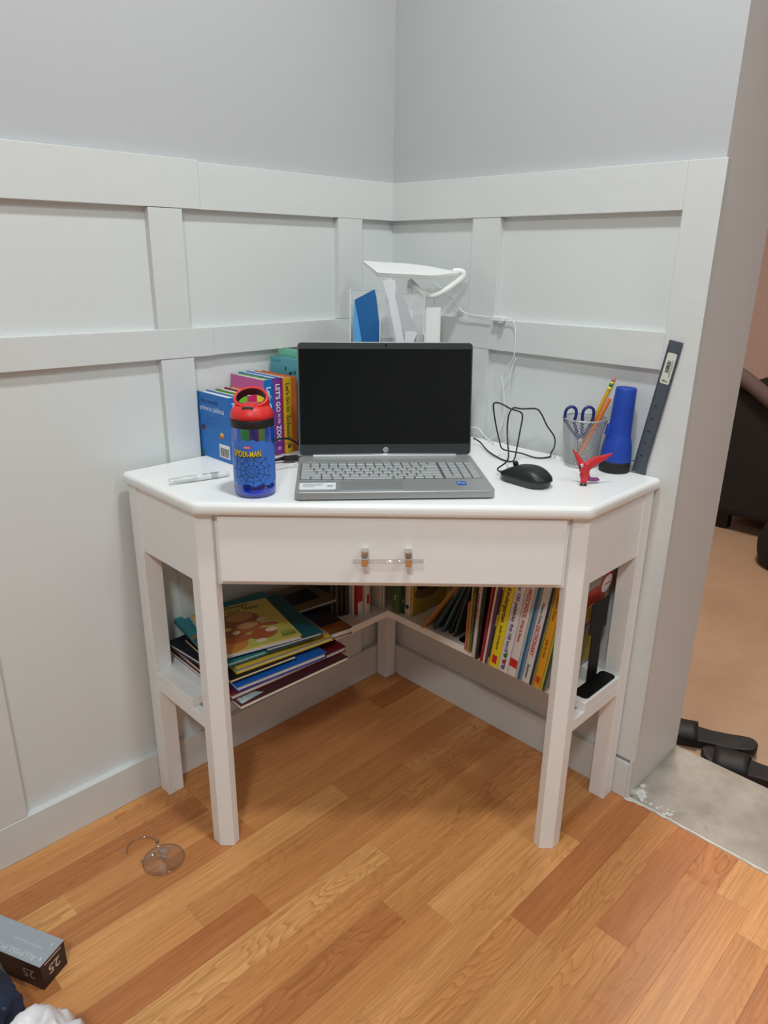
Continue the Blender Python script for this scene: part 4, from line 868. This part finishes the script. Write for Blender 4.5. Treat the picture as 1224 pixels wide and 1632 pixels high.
for v in bm.verts: x_, z_, t_ = v.co; v.co = (x_, -.0012-t_-(z_+.0025)*.02, z_)
obj('pale_fold', bm, mat('folder_pale', (96,172,226), .6), e)
PAP = mat('white_paper', (232,230,234), .7, var=.03)
GP = 'papers in the mesh organiser'
for lb2, y, pts in (('tallest white paper leaning left in the mesh organiser', -.284, [(.020,H+.003),(.0385,H+.003),(.0255,.9902),(.0019,1.095),(-.0037,1.1177),(-.0103,1.1164),(-.0221,1.1112),(-.0097,1.0719),(.0078,.9899)]),
                    ('low white curled paper at the right of the mesh organiser', -.275, [(.040,H+.003),(.058,H+.003),(.0475,.9897),(.0539,1.0044),(.047,1.0083),(.028,1.008),(.027,.9894)]),
                    ('grey white paper slanting right in the mesh organiser', -.266, [(.034,H+.003),(.062,H+.003),(.0601,.989),(.0527,1.0102),(.0155,1.0946),(.0048,1.0983),(.0126,1.0401),(.0286,.9886)]),
                    ('narrow white paper behind the tallest one in the organiser', -.257, [(.034,H+.003),(.043,H+.003),(.0316,.9878),(.0106,1.0826),(.0033,1.1133),(-.0021,1.112),(.0247,.9877)])):
    sheet('paper', lb2, 'paper', pts, y, .0012, PAP if 'grey' not in lb2 else mat('grey_paper', (196,196,200), .7), GP)
# ------------------------------------------------------------------ desk lamp
lm = thing('desk_lamp', 'white desk lamp with a flat head on a bent neck behind the laptop', 'lamp', Matrix.Translation((.040,-.180,H)))
linv = Matrix.Translation((.040,-.180,H)).inverted()
LW = mat('lamp_white', (238,238,235), .4)
def lpart(name, bm, m=LW, **k): q = obj(name, bm, m, lm, **k); q.matrix_parent_inverse = linv; return q
bm = NB(); lathe(bm, [(.050,.0006),(.054,.002),(.054,.012),(.050,.016),(.012,.018)], 40, Matrix.Translation((.055,-.182,H))); lpart('base', bm, smooth=True, bevel=.001)
bm = NB(); tube(bm, [(.0405,-.19,H+.016),(.040,-.192,.95),(.0390,-.195,1.1045)], .0068, 14); lpart('post', bm, smooth=True)
bm = NB(); prism(bm, rrect(.040,.034,.008,5,.0905,-.185), H+.0165, 1.0535); lpart('pen_holder', bm, bevel=.001)
nk = [(.0390,-.195,1.100),(.0400,-.197,1.107),(.0476,-.202,1.1005),(.0648,-.208,1.0858),(.0860,-.210,1.0795),(.1109,-.208,1.0878),(.1381,-.204,1.1054),(.1545,-.201,1.1195),(.1545,-.200,1.1285),(.1439,-.200,1.1312),(.1328,-.200,1.1303)]
bm = NB(); tube(bm, smoothpath(nk, 6), .0070, 12); lpart('neck', bm, smooth=True)
# head: long flat bar, tilted towards the viewer, rounding off at the neck
out = [(-.0720,.047),(.030,.047),(.075,.036),(.112,.014),(.136,.009),(.142,.004),(.142,-.006),(.124,-.014),(.102,-.034),(.075,-.044),(-.0380,-.047)]
bm = NB(); hx_, hy_, hz_ = V((1,0,-.045)).normalized(), V((0,.975,.220)), None
hz_ = hx_.cross(hy_).normalized(); hy_ = hz_.cross(hx_)
prism(bm, out, -.0035, .0035)
MH = frame(V((.004,-.200,1.1335)), hx_, hy_, hz_)
for v in bm.verts:
    if v.co.y < -.03 and v.co.z < 0: v.co.y *= .96; v.co.z -= .003
    v.co = MH @ v.co
lpart('lamp_head', bm, bevel=.0012, seg=3)
bm = NB(); box(bm, -.035, .080, -.034, .034, -.0072, -.0040)
for v in bm.verts: v.co = MH @ v.co
lpart('light_panel', bm, mat('diffuser', (226,222,216), .6))
# lamp cord along the right wall
cord = [(.1130,-.182,H+.008),(.118,-.176,H+.012),tuple(W(.035,.205,.82)),tuple(W(.030,.185,1.00)),tuple(W(.030,.160,1.10)),tuple(W(.02,.200,1.078)),tuple(W(.012,.240,1.044)),tuple(W(.009,.275,1.0375)),tuple(W(.009,.318,1.036))]
bm = NB(); tube(bm, smoothpath(cord, 8), .0015, 8); tag(obj('lamp_cord', bm, WP, smooth=True), 'thin white cord from the lamp to the inline switch', 'cord')
sw = thing('inline_switch', 'small white inline switch hanging at the wall rail', 'switch', Matrix.Translation(W(.0085,.340,1.0345)))
bm = NB(); wbox(bm, -.006, .006, -.017, .014, -.006, .0055); obj('housing', bm, WP, sw, bevel=.0025, seg=3)
bm = NB(); wbox(bm, -.004, .0075, .002, .012, -.0095, -.0058); obj('plug_block', bm, mat('plug_grey', (196,196,196), .4), sw, bevel=.001)
cord2 = [tuple(W(.0085,.352,1.0345)),tuple(W(.0075,.368,1.036)),tuple(W(.0075,.381,1.024)),tuple(W(.0075,.386,.985)),tuple(W(.006,.383,.955)),tuple(W(.004,.366,.930)),tuple(W(.003,.353,.912)),tuple(W(.004,.360,.885)),tuple(W(.003,.366,.83)),tuple(W(.004,.358,.79)),tuple(W(.012,.335,H+.003)),tuple(W(.022,.300,H+.002))]
bm = NB(); tube(bm, smoothpath(cord2, 8), .0013, 8); tag(obj('extension_cable', bm, WP, smooth=True), 'white cord hanging down the right wall below the switch', 'cord')
cord3 = [tuple(W(.006,.383,.955)),tuple(W(.006,.372,.915)),tuple(W(.005,.372,.86)),tuple(W(.005,.380,.80)),tuple(W(.008,.372,H+.0025)),tuple(W(.030,.340,H+.002))]
bm = NB(); tube(bm, smoothpath([(V(p)+V((.004,-.004,0))) for p in cord3], 8), .0011, 8); tag(obj('thin_white_cord', bm, WP, smooth=True), 'second thin white cord dangling beside the first on the right wall', 'cord')
# wall outlet with a plugged adapter right of the laptop lid
ou = thing('power_adapter', 'white power adapter at the wall just right of the laptop lid', 'adapter', Matrix.Translation(W(.012,.262,H)))
oui = Matrix.Translation(W(.012,.262,H)).inverted()
bm = NB(); wbox(bm, .004, .028, .2330, .2760, H+.0006, H+.082); q = obj('body', bm, WP, ou, bevel=.003, seg=3); q.matrix_parent_inverse = oui
for k in range(4):
    bm = NB(); wbox(bm, .0279, .0283, .262, .274, H+.030+.010*k, H+.0345+.010*k); q = obj('vent_slot', bm, col((170,172,172)), ou); q.matrix_parent_inverse = oui
bm = NB(); tube(bm, smoothpath([W(.016,.277,H+.022),W(.012,.295,H+.024),W(.012,.305,H+.022),W(.014,.322,H+.010),W(.020,.345,H+.002),W(.040,.372,H+.0016)], 6), .0014, 8); tag(obj('adapter_cord', bm, WP, smooth=True), 'short white cord leaving the adapter on the desk', 'cord')
# cables at the laptop's left side
pl = thing('usb_plug', 'black cable plug at the left side of the laptop', 'plug', Matrix.Translation((-.205,-.452,H+.009)) @ Matrix.Rotation(lr+.1, 4, 'Z'))
bm = NB(); box(bm, -.016,.014,-.008,.008,-.0045,.0045); obj('housing', bm, mat('plug_black', (22,22,23), .5), pl, bevel=.0015)
bm = NB(); box(bm, .014,.0245,-.006,.006,-.0022,.0022); obj('contact', bm, mat('blade_steel', (190,192,194), .25, metal=.9), pl)
bm = NB(); tube(bm, [(-.016,0,0),(-.028,-.004,-.001),(-.034,-.006,-.002)], lambda t: .0042-.0018*t, 10); obj('strain_relief', bm, MATS['plug_black'], pl, smooth=True)
bm = NB(); tube(bm, smoothpath([(-.2390,-.462,H+.007),(-.2520,-.466,H+.006),(-.2650,-.455,H+.012),(-.2800,-.430,H+.020),(-.2900,-.420,H+.004)], 6), .0017, 8); tag(obj('black_cable', bm, MATS['plug_black'], smooth=True), 'short black cable running left from the plug', 'cable')
bm = NB(); tube(bm, smoothpath([(-.1860,-.385,H+.013),(-.1950,-.392,H+.022),(-.2150,-.400,H+.036),(-.2340,-.418,H+.040),(-.2550,-.428,H+.034),(-.2750,-.435,H+.006)], 6), .0022, 8); tag(obj('charging_cable', bm, MATS['plug_black'], smooth=True), 'thicker black charging cable arching in front of the purple spine', 'cable')
bm = NB(); tube(bm, smoothpath([(-.1880,-.488,H+.010),(-.2000,-.492,H+.006),(-.2200,-.505,H+.003),(-.2450,-.515,H+.0025),(-.2800,-.505,H+.0025),(-.305,-.500,H+.0025)], 6), .0016, 8); tag(obj('white_usb_cable', bm, WP, smooth=True), 'thin white cable lying between bottle and laptop', 'cable')
# ------------------------------------------------------------------ things on the floor
hk = thing('suction_hook', 'clear plastic suction hook lying on the oak floor', 'hook', Matrix.Translation((-.4530,-.7360,.0004)))
CL = clear('clear_vinyl', (250,248,246), .04, .06); CLB = bpy.data.materials.new('clear_knob'); CLB.use_nodes = True
pb = CLB.node_tree.nodes['Principled BSDF']; pb.inputs['Transmission Weight'].default_value = .9; pb.inputs['Roughness'].default_value = .08; pb.inputs['IOR'].default_value = 1.4; pb.inputs['Base Color'].default_value = (.86,.86,.88,1)
bm = NB(); lathe(bm, [(.041,0),(.0415,.0008),(.038,.0022),(.026,.0050),(.012,.0085),(.0075,.0095)], 40, cap0=True); obj('suction_cup', bm, CL, hk, smooth=True)
bm = NB(); tube(bm, [V((.0408*math.cos(2*math.pi*k/40), .0408*math.sin(2*math.pi*k/40), .0010)) for k in range(40)], .0008, 6, closed=True); obj('cup_edge', bm, mat('edge_brown', (150,110,80), .3), hk, smooth=True)
bm = NB(); lathe(bm, [(.0075,.0095),(.0062,.014),(.0062,.020),(.0085,.022),(.0085,.026),(.005,.028)], 20); obj('knob', bm, CLB, hk, smooth=True)
bm = NB(); tube(bm, smoothpath([(.0,.002,.021),(-.012,.001,.021),(-.020,-.006,.017),(-.032,-.0135,.012),(-.042,-.0140,.010)], 6), .0028, 10); obj('hook_arm', bm, clear('clear_rod', (238,234,230), .16, .05), hk, smooth=True)
ring = thing('clear_ring', 'clear plastic ring lying left of the suction hook', 'ring', Matrix.Translation((-.5020,-.7080,.0004)))
bm = NB(); tube(bm, smoothpath([(-.030,-.014,.003),(-.034,.004,.003),(-.022,.022,.003),(.0,.030,.003),(.016,.024,.003),(.023,.016,.004)], 7), .0018, 10); obj('loop', bm, clear('clear_rod', (238,234,230), .16, .05), ring, smooth=True)
bm = NB(); lathe(bm, [(.0040,0),(.0045,.002),(.0030,.0065)], 14, Matrix.Translation((.023,.016,0))); obj('bead', bm, MATS['clear_rod'], ring, smooth=True)
# aluminium foil carton
fu = (LD*.42 + RD*-.91).normalized(); fv = (LD*.91 + RD*.42).normalized()
fb = thing('foil_box', 'silver and black aluminum foil carton lying on the floor', 'box', frame(W(1.0733,.2905,.0004), fv, fu, ZD))
if fv.cross(fu).z < 0: fb.matrix_world = frame(W(1.0733,.2905,.0004), fu, fv, ZD)
mi = fb.matrix_world.to_3x3().inverted(); lu, lv = mi @ fu, mi @ fv
FW, FH, FL = .053, .053, .300
FB = mat('carton_black', (26,24,34), .35); FS = mat('carton_silver', (168,176,184), .28, metal=.25, var=.06, vscale=30)
def fbox(bm, u0,u1,v0,v1,z0,z1): hexa(bm, [lu*u+lv*v+ZD*z for z in (z0,z1) for u,v in ((u0,v0),(u1,v0),(u1,v1),(u0,v1))])
bm = NB(); fbox(bm, 0,FL,0,FW,0,FH-.0012); obj('carton', bm, FB, fb, bevel=.0008)
bm = NB(); fbox(bm, -.0004,FL,-.0006,FW+.0006,FH-.0012,FH); obj('top_flap', bm, FS, fb, bevel=.0003)
WHT = col((206,210,216), .4); PK = col((206,180,176), .4)
# top lettering reads along +u seen from the far side; end and side numerals are upside down
txt('carton_lettering', 'ALUMINUM FOIL', .0150, WHT, fb, lu*.018+lv*(FW-.014)+ZD*FH, -(-lu), -lv if (lu.cross(-lv)).z > 0 else lv, maxw=.105) 
txt('carton_lettering', 'Standard Strength', .0075, WHT, fb, lu*.022+lv*(FW-.030)+ZD*FH, lu, -lv if (lu.cross(-lv)).z > 0 else lv, maxw=.060)
patch('carton_mark', [[(0,0),(.0035,0),(.002,.006)]], WHT, fb, lu*.010+lv*(FW-.042)+ZD*FH, lu, -lv if (lu.cross(-lv)).z > 0 else lv); patch('carton_mark', [ell(0,0,.0018,.0034,.6)], WHT, fb, lu*.010+lv*(FW-.012)+ZD*FH, lu, -lv if (lu.cross(-lv)).z > 0 else lv)
Xe = lv; Ye = -ZD; 
if Xe.cross(Ye).dot(-lu) < 0: Xe = -lv
txt('carton_number', '25', .026, PK, fb, lv*(FW/2)+ZD*.036, Xe, Ye, 'CENTER', bold=.0006); patch('carton_mark', [rect(-.018,-.0215,.018,-.0185)], PK, fb, lv*(FW/2)+ZD*.027, Xe, Ye)
Xs = lu; Ys = -ZD
if Xs.cross(Ys).dot(lv) < 0: Xs = -lu
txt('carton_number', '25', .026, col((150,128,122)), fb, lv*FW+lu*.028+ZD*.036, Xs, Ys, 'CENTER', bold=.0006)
# crumpled garment and plastic bag at the frame's lower edge
from mathutils import noise
def crumple(name, label, cat, c, r, m, amp, fr, seed, part):
    o_ = thing(name, label, cat, Matrix.Translation(c)); bm = NB(); bmesh.ops.create_icosphere(bm, subdivisions=5, radius=1)
    for v in bm.verts:
        d_ = v.co.normalized(); n_ = noise.fractal(d_*fr+V((seed,0,0)), 1.0, 2.0, 4) ; rdg = 1-abs(noise.noise(d_*fr*1.3+V((0,seed,0))))*2
        k_ = 1+amp*(n_*.6+rdg*.5)
        v.co = V((d_.x*r[0]*k_, d_.y*r[1]*k_, max(-r[2]*.62, d_.z*r[2]*k_)))
    for v in bm.verts: v.co.z += r[2]*.62+.0005
    obj(part, bm, m, o_, smooth=True)
    return o_
cm = bpy.data.materials.new('camo_cloth'); cm.use_nodes = True; nt = cm.node_tree; b_ = nt.nodes['Principled BSDF']; b_.inputs['Roughness'].default_value = .9
tcn = nt.nodes.new('ShaderNodeTexCoord'); nn = nt.nodes.new('ShaderNodeTexNoise'); nn.inputs['Scale'].default_value = 16; rpn = nt.nodes.new('ShaderNodeValToRGB'); rpn.color_ramp.interpolation = 'CONSTANT'
rpn.color_ramp.elements[0].color = (*lin((34,44,66)),1); rpn.color_ramp.elements[1].position = .50; rpn.color_ramp.elements[1].color = (*lin((78,80,78)),1); ee = rpn.color_ramp.elements.new(.58); ee.color = (*lin((130,134,126)),1); ee = rpn.color_ramp.elements.new(.64); ee.color = (*lin((40,42,44)),1)
nt.links.new(tcn.outputs['Object'], nn.inputs['Vector']); nt.links.new(nn.outputs['Fac'], rpn.inputs[0]); nt.links.new(rpn.outputs[0], b_.inputs['Base Color'])
crumple('crumpled_garment', 'dark blue and grey camouflage cloth at the lower left corner', 'cloth', W(1.240,.312,0), (.075,.065,.080), cm, .25, 1.6, 4.0, 'fabric')
crumple('plastic_bag', 'crumpled white plastic bag at the bottom edge', 'bag', W(1.178,.478,0), (.062,.062,.078), mat('bag_white', (226,222,224), .35), .34, 1.5, 9.0, 'film')
# ------------------------------------------------------------------ slippers and dark furniture beyond the sill
ZN = -.13
RUB = mat('black_foam', (20,19,20), .6)
def slipper(label, heel, direction):
    d_ = V(direction).normalized(); s_ = ZD.cross(d_); o_ = thing('slipper', label, 'slipper', frame(V(heel), d_, s_, ZD), 'black slippers beyond the sill')
    prof = [(0,.026),(.03,.034),(.07,.035),(.11,.033),(.15,.039),(.19,.044),(.225,.040),(.25,.026),(.258,.010)]
    left = [(x, w) for x, w in prof]; rightp = [(x, -w) for x, w in prof[::-1]]
    pts = smoothpath([(x, y, 0) for x, y in [(-.012,0)]+[(x,-w) for x,w in prof]+[(.262,0)]+[(x,w) for x,w in prof[::-1]]], 3, closed=True)
    bm = NB(); prism(bm, [(p.x, p.y) for p in pts], 0, .026)
    for v in bm.verts: v.co.z += .010*max(0, (.06-v.co.x)/.07) + (.012*((v.co.x-.2)/.06)**2 if v.co.x > .2 else 0)
    obj('sole', bm, RUB, o_, bevel=.004, seg=3)
    bm = NB(); n_ = 14; rows = []
    for i in range(n_+1):
        a_ = math.pi*i/n_; row = []
        for x0 in (.140,.155,.180,.205,.225):
            w_ = .042; row.append(bm.verts.new((x0+.006*math.sin(a_), -w_*math.cos(a_)*1.04, .020+.030*math.sin(a_)**.7*(1-.22*((x0-.14)/.09)))))
        rows.append(row)
    for A_, B_ in zip(rows, rows[1:]):
        for j in range(4): bm.faces.new((A_[j],A_[j+1],B_[j+1],B_[j]))
    q_ = obj('strap', bm, RUB, o_, smooth=True); sd_ = q_.modifiers.new('solid','SOLIDIFY'); sd_.thickness = .006
slipper('left black slipper lying sideways to the sill in the doorway', W(-.565,.872,ZN), W(.10,-.255,0))
slipper('right black slipper nearer the frame edge in the doorway', W(-.500,1.035,ZN), W(.06,-.255,0))
UPH = mat('black_upholstery', (24,21,21), .75, bump=.2, bscale=120)
so_ = thing('armchair', 'large black upholstered armchair in the next room', 'armchair', Matrix.Translation(W(-2.75,.45,ZN)))
soi = Matrix.Translation(W(-2.75,.45,ZN)).inverted()
def spart(name, a0,a1,b0,b1,z0,z1, m=UPH, bev=.05):
    bm = NB(); wbox(bm, a0,a1,b0,b1,z0,z1); q_ = obj(name, bm, m, so_, bevel=bev, seg=4); q_.matrix_parent_inverse = soi; return q_
spart('side', -3.1,-2.28,.02,.92,ZN+.085,.585,bev=.04); spart('backrest', -3.1,-2.80,.02,.92,.55,.80,bev=.09)
spart('cushion', -2.80,-2.34,.155,.80,.585,.830,bev=.10)
for a_, b_ in ((-2.36,.10),(-2.36,.84),(-3.02,.10),(-3.02,.84)): spart('leg', a_-.03,a_+.03,b_-.03,b_+.03,ZN+.0005,ZN+.09,mat('leg_black',(14,13,13),.6),.005)
bm = NB(); tube(bm, smoothpath([W(-2.32,.02,.660),W(-2.27,.10,.645),W(-2.255,.18,.600),W(-2.255,.30,.530),W(-2.26,.45,.500)], 6), .036, 12); q = obj('draped_strap', bm, mat('taupe_fabric', (96,80,78), .85), so_, smooth=True); q.matrix_parent_inverse = soi
crumple('duffel_bag', 'round black bag on the floor before the armchair', 'bag', W(-2.05,.52,ZN), (.15,.15,.155), mat('bag_black', (20,19,20), .7), .05, 1.2, 2.0, 'shell')
